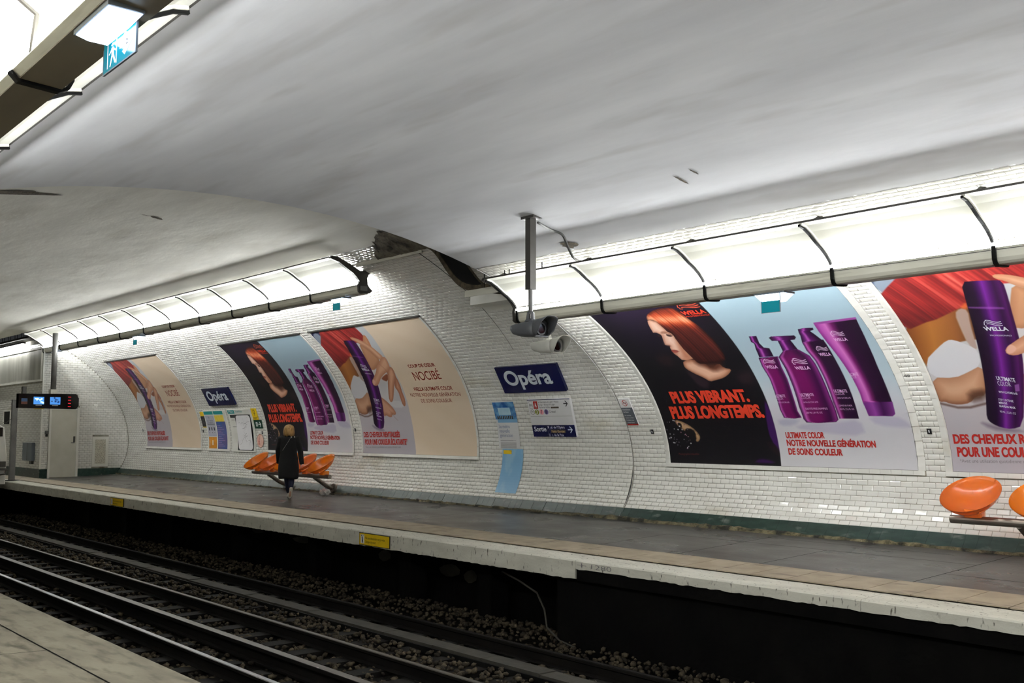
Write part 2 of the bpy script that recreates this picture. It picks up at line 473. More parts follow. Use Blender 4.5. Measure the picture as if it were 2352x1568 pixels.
for k, xa, xb in (('L', XL + 0.012, XS - 0.006), ('R', XS + 0.010, XR)):
    C = []
    nrow = int((PLAST[k] + 0.06 - SKIRT[k]) / TR)
    for r in range(nrow):
        s = SKIRT[k] + r * TR
        for q in row_rects(k, xa, xb, s, s + TR, (TP / 2 if r % 2 else 0)): C.append(q + (r,))
    solo = [c for c in C if k == 'R' and c[4] < 10 and -8.75 < c[0] < -4.2 and c[2] > TP - .001 and c[3] > TR - .001][:300]
    ss = set(solo); rest = [c for c in C if c not in ss]
    C = np.array([c[:4] for c in rest])
    y, z, ny, nz = tile_frames(k, C[:, 1])
    n = len(C)
    tilt = RNG.normal(0, .007, (n, 1)); tilt2 = RNG.normal(0, .006, (n, 1))
    lx, lb, lz = TV[:, 0][None], TV[:, 1][None], TV[:, 2][None]
    lx = np.sign(lx) * np.maximum(C[:, 2:3] / 2 - (TP / 2 - np.abs(lx)), .001); lb = np.sign(lb) * np.maximum(C[:, 3:4] / 2 - (TR / 2 - np.abs(lb)), .001)
    off = lz + lb * tilt + lx * tilt2 * .5
    X = C[:, :1] + lx
    Y = y[:, None] + nz[:, None] * lb + ny[:, None] * off
    Z = z[:, None] - ny[:, None] * lb + nz[:, None] * off
    V = np.stack([X, Y, Z], -1).reshape(-1, 3)
    F = (TF[None] + (np.arange(n) * len(TV))[:, None, None]).reshape(-1, 4)
    o = link('tile_field', np_mesh('tile_field', V, F, M['tile']), wall_far, 'stuff')
    for (x, s, w_, h_, r) in solo:
        y, z, ny, nz = [float(q) for q in tile_frames(k, s)]
        t = bpy.data.objects.new('tile', tile_me); COL.objects.link(t); t.parent = wall_far
        ja, jb = random.gauss(0, .020), random.gauss(0, .007)
        t.matrix_local = Matrix(((1, 0, 0, x), (0, nz, ny, y), (0, -ny, nz, z), (0, 0, 0, 1))) @ Matrix.Rotation(ja, 4, 'X') @ Matrix.Rotation(jb, 4, 'Y')

# seams in the tiling where the vault changes
mb = MB()
for i in range(40):
    sa = SKIRT['R'] + (PLAST['R'] - SKIRT['R']) * i / 40; sb = SKIRT['R'] + (PLAST['R'] - SKIRT['R']) * (i + 1) / 40
    a, b, c, d = P3('R', XS - .002, sa, .004), P3('R', XS + .010, sa, .004), P3('R', XS + .010, sb, .004), P3('R', XS - .002, sb, .004)
    mb.quad(a, b, c, d)
mb.build('tile_seam', M['grout'], wall_far)
mb = MB()
sa0, sb0 = s_of_z('L', 2.9), PLAST['L']
for i in range(20):
    sa = sa0 + (sb0 - sa0) * i / 20; sb = sa0 + (sb0 - sa0) * (i + 1) / 20
    w = 0.004 + 0.010 * i / 20
    mb.quad(P3('L', -13.52 - w, sa, .009), P3('L', -13.52 + w, sa, .009), P3('L', -13.52 + w, sb, .009), P3('L', -13.52 - w, sb, .009))
mb.build('tile_seam', M['rubber'], wall_far)

# step between the two vaults (closed ring, back to the dark)
V = []; F = []
n = 80
for i in range(n + 1):
    t = i / n
    sR = s_of_z('R', 0.05) + (SMAX['R'] - s_of_z('R', 0.05)) * t; sL = s_of_z('L', 0.05) + (SMAX['L'] - s_of_z('L', 0.05)) * t
    yR, zR = surf('R', sR, .012); yL, zL = surf('L', sL, -.05)
    V += [(XS, float(yR), float(zR)), (XS, float(yL), float(zL))]
for i in range(n + 1):
    V += [(XS, 2 * YC - V[2 * i][1], V[2 * i][2]), (XS, 2 * YC - V[2 * i + 1][1], V[2 * i + 1][2])]
for i in range(n): F.append((2 * i, 2 * i + 1, 2 * i + 3, 2 * i + 2)); m_ = 2 * (n + 1); F.append((m_ + 2 * i, m_ + 2 * i + 2, m_ + 2 * i + 3, m_ + 2 * i + 1))
plain('wall_step', V, F, M['plaster'])

# ---- plaster ceilings
for nm, k, xa, xb in (('ceiling', 'R', XS, XR), ('ceiling', 'L', -44.0, XS)):
    V = []; F = []
    nx = int((xb - xa) / 0.08)
    Vr, Fr = vault_strip(k, xa, xb, PLAST[k], SMAX[k], 0.014, 40, jag=jagf, nx=nx)
    V += Vr; F += Fr; o = len(V)
    Vl, Fl = vault_strip(k, xa, xb, PLAST[k], SMAX[k], 0.014, 40, mirror=True, jag=jagf, nx=nx)
    V += Vl; F += [tuple(o + i for i in f[::-1]) for f in Fl]
    # lip of the plaster along the tiles
    plain(nm, V, F, M['plaster' if k == 'R' else 'plaster2'], smooth=True)
mb = MB()
for k, xa, xb in (('R', XS, XR), ('L', XL, -13.5)):
    nx = int((xb - xa) / 0.08)
    for i in range(nx):
        x0 = xa + (xb - xa) * i / nx; x1 = xa + (xb - xa) * (i + 1) / nx
        a, b = PLAST[k] + jagf(x0), PLAST[k] + jagf(x1)
        mb.quad(P3(k, x0, a, .016), P3(k, x1, b, .016), P3(k, x1, b - .016 - .008 * abs(math.sin(x1 * 9)), .009), P3(k, x0, a - .016 - .008 * abs(math.sin(x0 * 9)), .009))
mb.build('trim_1', M['darkmetal'], None, kind='structure')
mb = MB(); pts = [(-26.98, .32), (-26.94, .38), (-26.95, .44), (-26.86, .50), (-26.84, .58)]
for (xa, za), (xb, zb) in zip(pts[:-1], pts[1:]):
    sa, sb = s_of_z('L', za), s_of_z('L', zb); mb.poly([P3('L', xa - .012, sa, .0075), P3('L', xa + .014, sa, .0075), P3('L', xb + .010, sb, .0075), P3('L', xb - .008, sb, .0075)])
mb.build('wall_crack', M['crack'], wall_far)

# ---- near wall (behind and above the camera), tiled by material
def brickmat():
    m, nt, b = nodes('near_tiling')
    g = N(nt, 'ShaderNodeNewGeometry'); sx = N(nt, 'ShaderNodeSeparateXYZ'); cx = N(nt, 'ShaderNodeCombineXYZ')
    nt.links.new(g.outputs['Position'], sx.inputs[0]); nt.links.new(sx.outputs['X'], cx.inputs['X']); nt.links.new(sx.outputs['Z'], cx.inputs['Y'])
    br = N(nt, 'ShaderNodeTexBrick'); br.inputs['Scale'].default_value = 1.0
    br.inputs['Brick Width'].default_value = TP; br.inputs['Row Height'].default_value = TR; br.inputs['Mortar Size'].default_value = 0.003
    br.inputs['Color1'].default_value = lin(222, 220, 208); br.inputs['Color2'].default_value = lin(230, 228, 218); br.inputs['Mortar'].default_value = lin(130, 126, 112)
    nt.links.new(cx.outputs[0], br.inputs['Vector']); nt.links.new(br.outputs['Color'], b.inputs['Base Color'])
    b.inputs['Roughness'].default_value = 0.15
    return m
M['neartile'] = brickmat()
for k, xa, xb in (('R', XS, XR), ('L', -44.0, XS)):
    V, F = vault_strip(k, xa, xb, s_of_z(k, 0.0), PLAST[k] + 0.05, 0.0, 50, mirror=True)
    plain('wall_near', V, [f[::-1] for f in F], M['neartile'], smooth=True)

# ---- tunnel ends
def endcap(name, k, x, material, zlow=-1.4):
    V = [(x, YC, zlow)]; n = 60
    s0 = s_of_z(k, 0.05)
    pts = [(x, *[float(q) for q in surf(k, s0 + (SMAX[k] - s0) * i / n, 0)]) for i in range(n + 1)]
    ring = [(x, pts[0][1], zlow)] + pts + [(x, 2 * YC - p[1], p[2]) for p in reversed(pts[:-1])] + [(x, 2 * YC - pts[0][1], zlow)]
    plain(name, ring, [tuple(range(len(ring)))], material)
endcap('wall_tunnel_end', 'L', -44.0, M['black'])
endcap('wall_behind', 'R', XR, M['neartile'])

# ---- end wall with the door (X = XL) and the side wall running on along the track (Y = 1.0)
def rect_tiles(name, parent, origin, du, dv, nn, w, h, holes=(), width_at=None):
    """tile a vertical rectangle; du, dv unit vectors, nn normal; holes (u0,u1,v0,v1); tiles are cut to fit"""
    C = []; r = 0
    while r * TR < h:
        v0, v1 = r * TR, min((r + 1) * TR, h)
        ww = min(w, width_at((v0 + v1) / 2)) if width_at else w
        spans = [(0.0, ww)]
        for a, b_, c, d in holes:
            if v1 > c + .01 and v0 < d - .01:
                ns = []
                for s0, s1 in spans:
                    if b_ <= s0 or a >= s1: ns.append((s0, s1)); continue
                    if a > s0: ns.append((s0, a))
                    if b_ < s1: ns.append((b_, s1))
                spans = ns
        xo = TP / 2 if r % 2 else 0
        for s0, s1 in spans:
            i = math.floor((s0 - xo) / TP)
            while xo + i * TP < s1:
                u0, u1 = max(s0, xo + i * TP), min(s1, xo + (i + 1) * TP)
                if u1 - u0 > .016 and v1 - v0 > .016: C.append(((u0 + u1) / 2, (v0 + v1) / 2, u1 - u0, v1 - v0))
                i += 1
        r += 1
    C = np.array(C); n = len(C)
    du, dv, nn, origin = [np.array(q, float) for q in (du, dv, nn, origin)]
    base = origin[None] + C[:, :1] * du[None] + C[:, 1:2] * dv[None]
    lx, lb, lz = TV[:, 0][None], TV[:, 1][None], TV[:, 2][None]
    lx = np.sign(lx) * np.maximum(C[:, 2:3] / 2 - (TP / 2 - np.abs(lx)), .001); lb = np.sign(lb) * np.maximum(C[:, 3:4] / 2 - (TR / 2 - np.abs(lb)), .001)
    V = (base[:, None, :] + lx[..., None] * du + lb[..., None] * dv + TV[None, :, 2:] * nn).reshape(-1, 3)
    F = (TF[None] + (np.arange(n) * len(TV))[:, None, None]).reshape(-1, 4)
    return link(name, np_mesh(name, V, F, M['tile']), parent, 'stuff')

wall_end = empty('wall_end'); wall_end['kind'] = 'structure'
# outline of the end wall follows the vault
sA = s_of_z('L', 0.05)
ring = [(XL, 1.0, 0.0)]
for i in range(41):
    s = sA + (s_of_y('L', 1.0) - sA) * i / 40
    ring.append((XL, *[float(q) for q in surf('L', s, -0.02)]))
plain('grout_face', ring, [tuple(range(len(ring)))], M['grout'], None, parent=wall_end)
rect_tiles('tile_field', wall_end, (XL, 1.0, .33), (0, 1, 0), (0, 0, 1), (1, 0, 0), 3.0, 4.1,
           holes=[(.19, 1.10, -1, 1.90), (1.52, 2.02, .05, 1.0)],
           width_at=lambda v: YC + AX * math.sqrt(max(0, 1 - ((v + .33 - 1.1) / (4.05 if v > .77 else 3.0)) ** 2)) - 1.0 - .008)
mb = MB(); mb.box(XL, XL + .02, 1.0, 1.19, .04, .33); mb.box(XL, XL + .02, 2.1, 3.44, .1, .33); mb.build('dark_skirting', M['green'], wall_end)

wall_side = empty('wall_side'); wall_side['kind'] = 'structure'
plain('grout_face', [(-44, 1.0, 0), (XL, 1.0, 0), (XL, 1.0, 4.5), (-44, 1.0, 4.5)], [(0, 1, 2, 3)], M['grout'], None, parent=wall_side)
rect_tiles('tile_field', wall_side, (-42, 1.0, .33), (1, 0, 0), (0, 0, 1), (0, -1, 0), 8.49, 3.9, holes=[(3.04, 8.36, 2.70, 3.74)])
mb = MB(); mb.box(-44, XL + .02, .975, 1.0, .0, .33); mb.build('dark_skirting', M['green'], wall_side)
mb = MB(); mb.box(XL - .012, XL + .014, .97, 1.012, .33, 4.4); mb.build('corner_bead', M['white'], wall_side)
# niche in the side wall
mb = MB()
x0, x1, z0, z1 = -37.8, -36.9, 1.72, 2.17
mb.box(x0, x1, .96, .99, z1 - .03, z1); mb.box(x0, x0 + .06, .96, .99, z0, z1 - .03); mb.box(x1 - .06, x1, .96, .99, z0, z1 - .03)
mb.build('niche_frame', M['white'], wall_side)
mb = MB(); mb.quad((x0 + .05, .988, z0), (x1 - .05, .988, z0), (x1 - .05, .988, z1 - .02), (x0 + .05, .988, z1 - .02)); mb.build('niche_recess', M['void'], wall_side)

# door
door = empty('door_1'); door['kind'] = 'structure'
mb = MB(); mb.box(XL + .01, XL + .035, 1.26, 2.02, .08, 2.15); mb.build('door_leaf', M['doorpaint'], door)
mb = MB(); mb.box(XL, XL + .05, 1.20, 1.26, .05, 2.15); mb.box(XL, XL + .05, 2.02, 2.09, .05, 2.15); mb.box(XL, XL + .052, 1.2, 2.09, 2.15, 2.22); mb.build('door_frame', M['white'], door)
mb = MB(); mb.box(XL + .035, XL + .06, 1.93, 1.98, 1.15, 1.33); mb.tube([(XL + .05, 1.955, 1.13), (XL + .09, 1.955, 1.13), (XL + .09, 1.85, 1.13)], .01); mb.build('door_handle', M['darkmetal'], door)
# vent grille
def grille_mat():
    m, nt, b = nodes('perforated_sheet')
    v = coords(nt, (1, 1, 1)); vo = N(nt, 'ShaderNodeTexVoronoi'); vo.inputs['Scale'].default_value = 55
    nt.links.new(v, vo.inputs['Vector'])
    cr = N(nt, 'ShaderNodeValToRGB'); cr.color_ramp.elements[0].position = .30; cr.color_ramp.elements[1].position = .42
    cr.color_ramp.elements[0].color = lin(110, 106, 94); cr.color_ramp.elements[1].color = lin(200, 196, 180)
    nt.links.new(vo.outputs['Distance'], cr.inputs['Fac']); nt.links.new(cr.outputs['Color'], b.inputs['Base Color'])
    return m
vg = empty('vent_grille', (XL, 2.77, .85), 'perforated pale vent grille low in the tiled end wall beside the door', 'vent')
mb = MB(); mb.box(0, .02, -.25, .25, -.47, .47); mb.build('vent_frame', M['white'], vg)
mb = MB(); mb.box(.015, .026, -.16, .16, -.38, .38); mb.build('perforated_plate', grille_mat(), vg)
cb = empty('control_box', (XL, 1.14, 1.4), 'small grey control box beside the service door on the tiled wall', 'box')
mb = MB(); mb.box(0, .06, -.05, .05, 0, .1); mb.build('box_body', M['greymetal'], cb); mb = MB(); mb.box(0, .05, -.03, .03, -.08, 0); mb.build('lock', M['darkmetal'], cb)
ec = empty('electrical_cabinet', (-34.6, 1.0, .85), 'blue-grey wall cabinet with a small black socket below it near the floor', 'cabinet')
mb = MB(); mb.box(-.5, .5, -.10, 0, -.28, .28); mb.build('cabinet_body', M['bluegrey'], ec)
mb = MB(); mb.box(.0, .02, -.104, -.1, -.27, .27); mb.build('door_seam', M['darkmetal'], ec)
mb = MB(); mb.box(.2, .42, -.08, 0, -.38, -.28); mb.build('socket', M['darkmetal'], ec)
# metal-faced advertising panel high on the side wall
ap = empty('metal_display_panel', (-36.3, 1.0, 3.55), 'large blank brushed metal display panel in a frame high on the wall beyond the screens', 'panel')
mb = MB(); mb.box(-2.6, 2.6, -.03, 0, -.47, .47); mb.build('metal_sheet', M['metalad'], ap)
mb = MB(); mb.box(-2.66, 2.66, -.05, 0, .47, .52); mb.box(-2.66, 2.66, -.06, 0, -.53, -.47); mb.box(2.6, 2.66, -.05, 0, -.47, .47); mb.build('panel_frame', M['white'], ap)
# bare tubes under a dark tray above the panel
for i in range(3):
    t = empty('bare_tube_lamp', (-35.9 - 1.62 * i, .82, 4.22), 'bare fluorescent batten hung below the dark tray, %s from the corner' % ORD[i], 'lamp', 'bare tubes above the metal panel')
    mb = MB(); mb.tube([(-.72, 0, 0), (.72, 0, 0)], .022); mb.build('tube', M['baretube'], t)
    mb = MB(); mb.box(-.78, .78, -.05, .05, .04, .10); mb.build('batten', M['darkmetal'], t)
tr = empty('dark_tray', (-38, .8, 4.35), 'long black tray hung on thin rods at the far dark end', 'tray')
mb = MB(); mb.box(-6, 4.3, -.2, .2, 0, .06); mb.build('tray_channel', M['rubber'], tr)
for i in range(7):
    mb = MB(); x = 4.1 - i * .75; mb.tube([(x, -.12, 0), (x, -.12, .42)], .008, 5); mb.tube([(x - .25, -.12, 0), (x - .25, -.12, .42)], .008, 5); mb.build('hanger_rods', M['rubber'], tr)

# ---- green skirting tiles (one object each)
bb = empty('baseboard_far'); bb['kind'] = 'structure'
green_me = None
def green_tile_mesh(k):
    s1 = SKIRT[k] - .003; s0 = s_of_z(k, .125); a = .0749
    mb = MB(); n = 3
    outer = [tuple(float(q) for q in surf(k, s0 + (s1 - s0) * i / n, .012 if i < n else .009)) for i in range(n + 1)]
    inner = [tuple(float(q) for q in surf(k, s0 + (s1 - s0) * i / n, -.004)) for i in range(n, -1, -1)]
    mb.prism(outer + inner, -a, a)
    return mb.mesh('green_tile', M['green'])
gm = {k: green_tile_mesh(k) for k in 'RL'}
x = XL + .1; cnt = 0
while x < -1.0 and cnt < 300:
    k = 'L' if x < XS else 'R'
    o = bpy.data.objects.new('green_tile', gm[k]); COL.objects.link(o); o.parent = bb; o.location = (x, random.gauss(0, .0012), 0)
    x += .1515; cnt += 1
mb = MB()
prev = None; x0 = XL
while x0 < XR:                              # crumbled render where the skirting meets the asphalt
    k = 'L' if x0 < XS else 'R'
    yb = float(surf(k, s_of_z(k, .14), .012)[0])
    w = .012 + .028 * abs(math.sin(x0 * 3.1)) * random.random() + .012 * random.random(); h = .014 + .03 * random.random() * abs(math.sin(x0 * 1.3 + 1))
    if -12.6 < x0 < -8.0: w += .035; h += .012
    cur = [(x0, yb - w, fl(yb - w) + .001), (x0, yb - w * .5, fl(yb) + h), (x0, yb + .012, fl(yb) + h + .012)]
    if prev:
        for j in range(2): mb.poly([prev[j], cur[j], cur[j + 1], prev[j + 1]])
    prev = cur; x0 += .07 + .05 * random.random()
mb.build('crumbled_edge', M['moss'], bb)

# ---- far platform
plat = empty('platform'); plat['kind'] = 'structure'
mb = MB()
mb.quad((-44, .98, fl(.98)), (XR, .98, fl(.98)), (XR, 3.5, fl(3.5)), (-44, 3.5, fl(3.5)))
mb.build('asphalt_surface', M['asphalt'], plat)
# cut joints in the asphalt
mb = MB()
def joint(a, b, w=.006):
    a = Vector((a[0], a[1])); b = Vector((b[0], b[1])); d = (b - a).normalized(); n = Vector((-d.y, d.x)) * w
    q = [a + n, b + n, b - n, a - n]
    mb.poly([(p.x, p.y, fl(p.y) + .0015) for p in q])
for x in (-14.2, -9.6, -8.3, -7.1, -5.3, -4.0): joint((x, 1.0), (x, 3.3 if x in (-14.2, -8.3, -5.3) else 2.4))
joint((-9.6, 2.4), (-5.3, 2.4)); joint((-5.3, 1.7), (-2, 1.7)); joint((-44, 1.0), (XR, 1.0), .008); joint((-8.3, 2.9), (-5.8, 2.9), .005)
mb.build('asphalt_joints', M['void'], plat)
x = XR; i = 0
pm = MB(); pm.box(-.216, .216, .385, .985, -.01, .0); pav_me = pm.mesh('paving_tile', M['paver'])
pv = MB()                                      # tactile ribs are part of each tile
while x > XL - 3 and i < 110:
    o = bpy.data.objects.new('paving_tile', pav_me); COL.objects.link(o); o.parent = plat
    o.location = (x, 0, .0205 + random.gauss(0, .0006)); o.rotation_euler = (math.atan(.042), 0, 0)
    x -= .44; i += 1
mb = MB(); mb.quad((-44, 0.3, fl(.3) - .006), (XR, .3, fl(.3) - .006), (XR, 1.0, fl(1.0) - .004), (-44, 1.0, fl(1.0) - .004)); mb.build('paving_bed', M['grout'], plat)
# ribbed strip on the tiles further along
mb = MB(); x = -9.0
for i in range(150):
    x0 = -8.2 - i * .075
    mb.box(x0, x0 + .035, .62, .95, fl(.78) + .001, fl(.78) + .008)
mb.build('raised_ribs', M['paver'], plat)

def coping(name, x0, x1, depth, parent):
    """white lip of the platform edge with a slightly broken lower edge"""
    n = int((x1 - x0) / .06); V = []; F = []
    for i in range(n + 1):
        x = x0 + (x1 - x0) * i / n
        j = random.uniform(-.008, .006); e = .004 * math.sin(x * 9) + random.uniform(-.002, .002)
        V += [(x, .39, fl(.39)), (x, .012, .0 + e * .3), (x, -.004 + e, -.014), (x, -.008 + e, -depth + j), (x, .07, -depth - .012), (x, .4, -depth - .012)]
    k = 6
    for i in range(n):
        for j in range(k):
            a = i * k + j; b = i * k + (j + 1) % k
            F.append((a, b, b + k, a + k))
    F += [tuple(range(k)), tuple(n * k + j for j in range(k))[::-1]]
    plain(name, V, F, M['coping'], None, parent=parent)
xx = XR
for a, b in ((2.0, XR), (-2.0, 2.0), (-5.2, -2.0), (-8.9, -5.2)): coping('coping_block', a + .003, b - .003, .100, plat)
xe = [-8.9, -12.0, -16.2, -19.3, -23.0, -26.8, -30.5, -34.2, -44]
for a, b in zip(xe[1:], xe[:-1]): coping('coping_block', a + .003, b - .003, .215, plat)
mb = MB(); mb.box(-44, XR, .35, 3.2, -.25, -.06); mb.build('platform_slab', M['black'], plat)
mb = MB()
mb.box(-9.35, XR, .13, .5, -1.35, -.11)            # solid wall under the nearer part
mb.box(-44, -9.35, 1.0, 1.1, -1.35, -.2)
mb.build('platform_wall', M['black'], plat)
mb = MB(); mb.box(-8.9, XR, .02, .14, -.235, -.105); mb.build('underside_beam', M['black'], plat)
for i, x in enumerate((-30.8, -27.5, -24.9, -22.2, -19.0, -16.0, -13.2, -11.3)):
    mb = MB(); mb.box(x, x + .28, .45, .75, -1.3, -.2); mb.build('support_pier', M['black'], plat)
# patches of old paint on the wall below the platform
mb = MB()
for x, z, w, h in ((-14.6, -.62, .35, .2), (-13.9, -.66, .3, .18), (-12.9, -.68, .5, .2), (-12.3, -.72, .3, .2), (-17.5, -.55, .7, .12), (-19.2, -.5, .5, .1), (-22.5, -.45, .6, .1), (-24.4, -.42, .7, .1), (-26.8, -.4, .9, .1)):
    k = 9; mb.poly([(x + w * (.5 + (.5 + .12 * math.sin(j * 5)) * math.cos(2 * math.pi * j / k)), .985, z + h * (.5 + .5 * math.sin(2 * math.pi * j / k + .3))) for j in range(k)])
mb.build('old_paint', M['strip'], plat)

# ---- near platform
np_ = empty('platform'); np_['kind'] = 'structure'
YN = -5.806
n = 220; V = []; F = []
for i in range(n + 1):
    x = -44 + (XR + 44) * i / n
    e = .006 * math.sin(x * 5.3) + random.uniform(-.004, .004)
    V += [(x, YN - .45, .014), (x, YN - .012, 0), (x, YN + e, -.02), (x, YN - .01 + e, -.22), (x, YN - .45, -.24)]
for i in range(n):
    for j in range(4): a = i * 5 + j; F.append((a, a + 1, a + 6, a + 5))
plain('coping_block', V, F, M['nearconc'], None, parent=np_)
mb = MB(); mb.quad((-44, -10, .15), (XR, -10, .15), (XR, YN - .455, .011), (-44, YN - .455, .011)); mb.build('concrete_surface', M['nearconc'], np_)
mb = MB(); 
for x in np.arange(-20, 4, 1.25): mb.quad((x, -8.5, .0955), (x + .008, -8.5, .0955), (x + .008, YN - .46, .0125), (x, YN - .46, .0125))
mb.quad((-44, YN - .455, .0145), (XR, YN - .455, .0145), (XR, YN - .447, .0145), (-44, YN - .447, .0145))
mb.build('joint', M['black'], np_)
mb = MB(); mb.box(-44, XR, YN - .6, YN - .3, -1.35, -.2); mb.build('platform_wall', M['black'], np_)

# ---- track bed, ballast
bedo = empty('track_bed'); bedo['kind'] = 'structure'
mb = MB(); mb.quad((-44, -6.3, -1.16), (XR, -6.3, -1.16), (XR, 1.2, -1.16), (-44, 1.2, -1.16)); mb.build('bed_surface', M['bed'], bedo)
def stone_proto(seed):
    r = np.random.RandomState(seed); bm = bmesh.new(); bmesh.ops.create_icosphere(bm, subdivisions=1, radius=1.0)
    v = np.array([x.co[:] for x in bm.verts]); f = np.array([[x.index for x in p.verts] for p in bm.faces]); bm.free()
    v *= (1 + r.uniform(-.38, .38, (len(v), 1))); v *= np.array([1, r.uniform(.7, .95), r.uniform(.55, .8)])
    return v, f
SP = [stone_proto(i) for i in range(5)]
RAILS = [-.52, -2.03, -3.56, -5.03]
def bedz(y):
    z = -1.14
    z = np.where((y > -.45), -1.10 + .10 * np.clip((y + .45) / .5, 0, 1), z)
    z = np.where((y < -1.15) & (y > -1.95), -1.10, z)
    return z
n = 15000
X = -4.5 - 29 * RNG.rand(n * 2) ** 1.4; Y = RNG.uniform(-5.6, .55, n * 2)
ok = np.ones(len(X), bool)
for r in RAILS: ok &= abs(Y - r) > .07
ok &= ~((Y > -1.16) & (Y < -.84)); ok &= abs(Y + 2.9) > .12
ok &= ~((X > -9.4) & (Y > .08))
dens = np.where(Y > -.45, 1.0, np.where((Y < -1.15) & (Y > -1.95), .7, .65)); ok &= RNG.rand(len(X)) < dens
X, Y = X[ok][:n], Y[ok][:n]; n = len(X)
Sz = RNG.uniform(.016, .042, n); Zs = bedz(Y) + Sz * .3 + RNG.uniform(0, .02, n)
Vs, Fs, o = [], [], 0
# the 300 that show largest: closest to the camera in open view
vis = np.where((Y > -.42) & (X > -12.5) & (X < -6.3))[0]
vis = np.concatenate([vis, np.where((Y < -1.2) & (Y > -1.9) & (X > -11.5) & (X < -7.5))[0]])[:300]
solo = set(vis.tolist())
stone_me = []
for v, f in SP:
    me = np_mesh('stone', v, f, M['stone']); stone_me.append(me)
for i in range(n):
    v, f = SP[i % 5]; a = RNG.uniform(0, 6.28); ca, sa = math.cos(a), math.sin(a)
    if i in solo:
        ob = bpy.data.objects.new('stone', stone_me[i % 5]); COL.objects.link(ob); ob.parent = bedo
        ob.location = (X[i], Y[i], Zs[i]); ob.scale = (Sz[i],) * 3; ob.rotation_euler = (RNG.uniform(-.5, .5), RNG.uniform(-.5, .5), a); continue
    R_ = np.array([[ca, -sa, 0], [sa, ca, 0], [0, 0, 1]])
    Vs.append((v @ R_.T) * Sz[i] + np.array([X[i], Y[i], Zs[i]])); Fs.append(f + o); o += len(v)
link('ballast', np_mesh('ballast', np.concatenate(Vs), np.concatenate(Fs), M['stone']), bedo, 'stuff')

# ---- rails
def rail(y, label, top, z=-.95, w=.034, h=.15, group=None):
    r = empty('rail', (-20, y, z - h), label, 'rail', group)
    X0, X1 = -24, 32
    p = [(-w, h - .008), (-w, h - .035), (-.010, h - .05), (-.009, .02), (-.065, .008), (-.065, 0), (.065, 0), (.065, .008), (.009, .02), (.010, h - .05), (w, h - .035), (w, h - .008)]
    mb = MB(); mb.prism(p, X0, X1); mb.build('rail_web', M['railside'], r)
    mb = MB(); mb.prism([(-w, h - .012), (-w * .8, h), (w * .8, h), (w, h - .012)], X0, X1); mb.build('running_surface', top, r)
rail(RAILS[0], 'dark rail closest to the far platform edge', M['railside'])
rail(RAILS[1], 'dull grey rail at the middle of the tracks, beyond the wide conductor rail', M['raildull'])
rail(RAILS[2], 'brightly polished rail nearer than the wide conductor rail', M['railtop'])
rail(RAILS[3], 'rail hidden close under the near platform edge', M['railtop'])
t = empty('conductor_rail', (-20, -2.92, -1.12), 'wide dull conductor rail on insulators between the two tracks', 'rail')
mb = MB(); mb.prism([(-.06, .15), (-.06, .185), (.05, .185), (.05, .15), (.012, .14), (.012, .03), (.06, .02), (.06, 0), (-.06, 0), (-.06, .02), (-.012, .03), (-.012, .14)], -24, 32); mb.build('rail_web', M['railside'], t)
mb = MB(); mb.box(-24, 32, -.055, .045, .184, .19); mb.build('contact_face', M['raildull'], t)
# concrete troughs between the rails of the far track
tr = empty('cable_trough', (-20, -1.0, -1.1), 'flat dark concrete cable trough covers laid in a row beside the far rail', 'trough')
x = -24
while x < 24:
    w = 1.0 + random.uniform(-.1, .1)
    mb = MB(); mb.box(x, x + w - .012, -.13, .11, .0, .075 + random.uniform(-.006, .006)); mb.build('trough_cover', M['strip'], tr); x += w
mb = MB(); mb.box(-24, 24.6, -.165, -.14, -.04, .05); mb.build('rubber_side', M['rubber'], tr)
# sleepers
slm = MB(); slm.box(-.12, .12, -1.2, 1.2, -.14, 0); sl_me = slm.mesh('sleeper', M['railside'])
for yc in (-1.27, -4.3):
    for i in range(40):
        o = bpy.data.objects.new('sleeper', sl_me); COL.objects.link(o); o.parent = bedo; o.location = (-5.2 - i * .66, yc, -1.098)
# ochre cable drooping below the platform edge
mb = MB(); pts = [(-10.6, .3, -.33), (-10.2, .25, -.40), (-9.8, .2, -.5), (-9.55, .1, -.66), (-9.45, .05, -.85), (-9.2, .03, -.97), (-8.9, .0, -1.0)]
o = mb.tube(pts, .012, 6).build('loose_cable', M['strip']); tag(o, 'thin pale cable drooping from under the platform edge', 'cable')

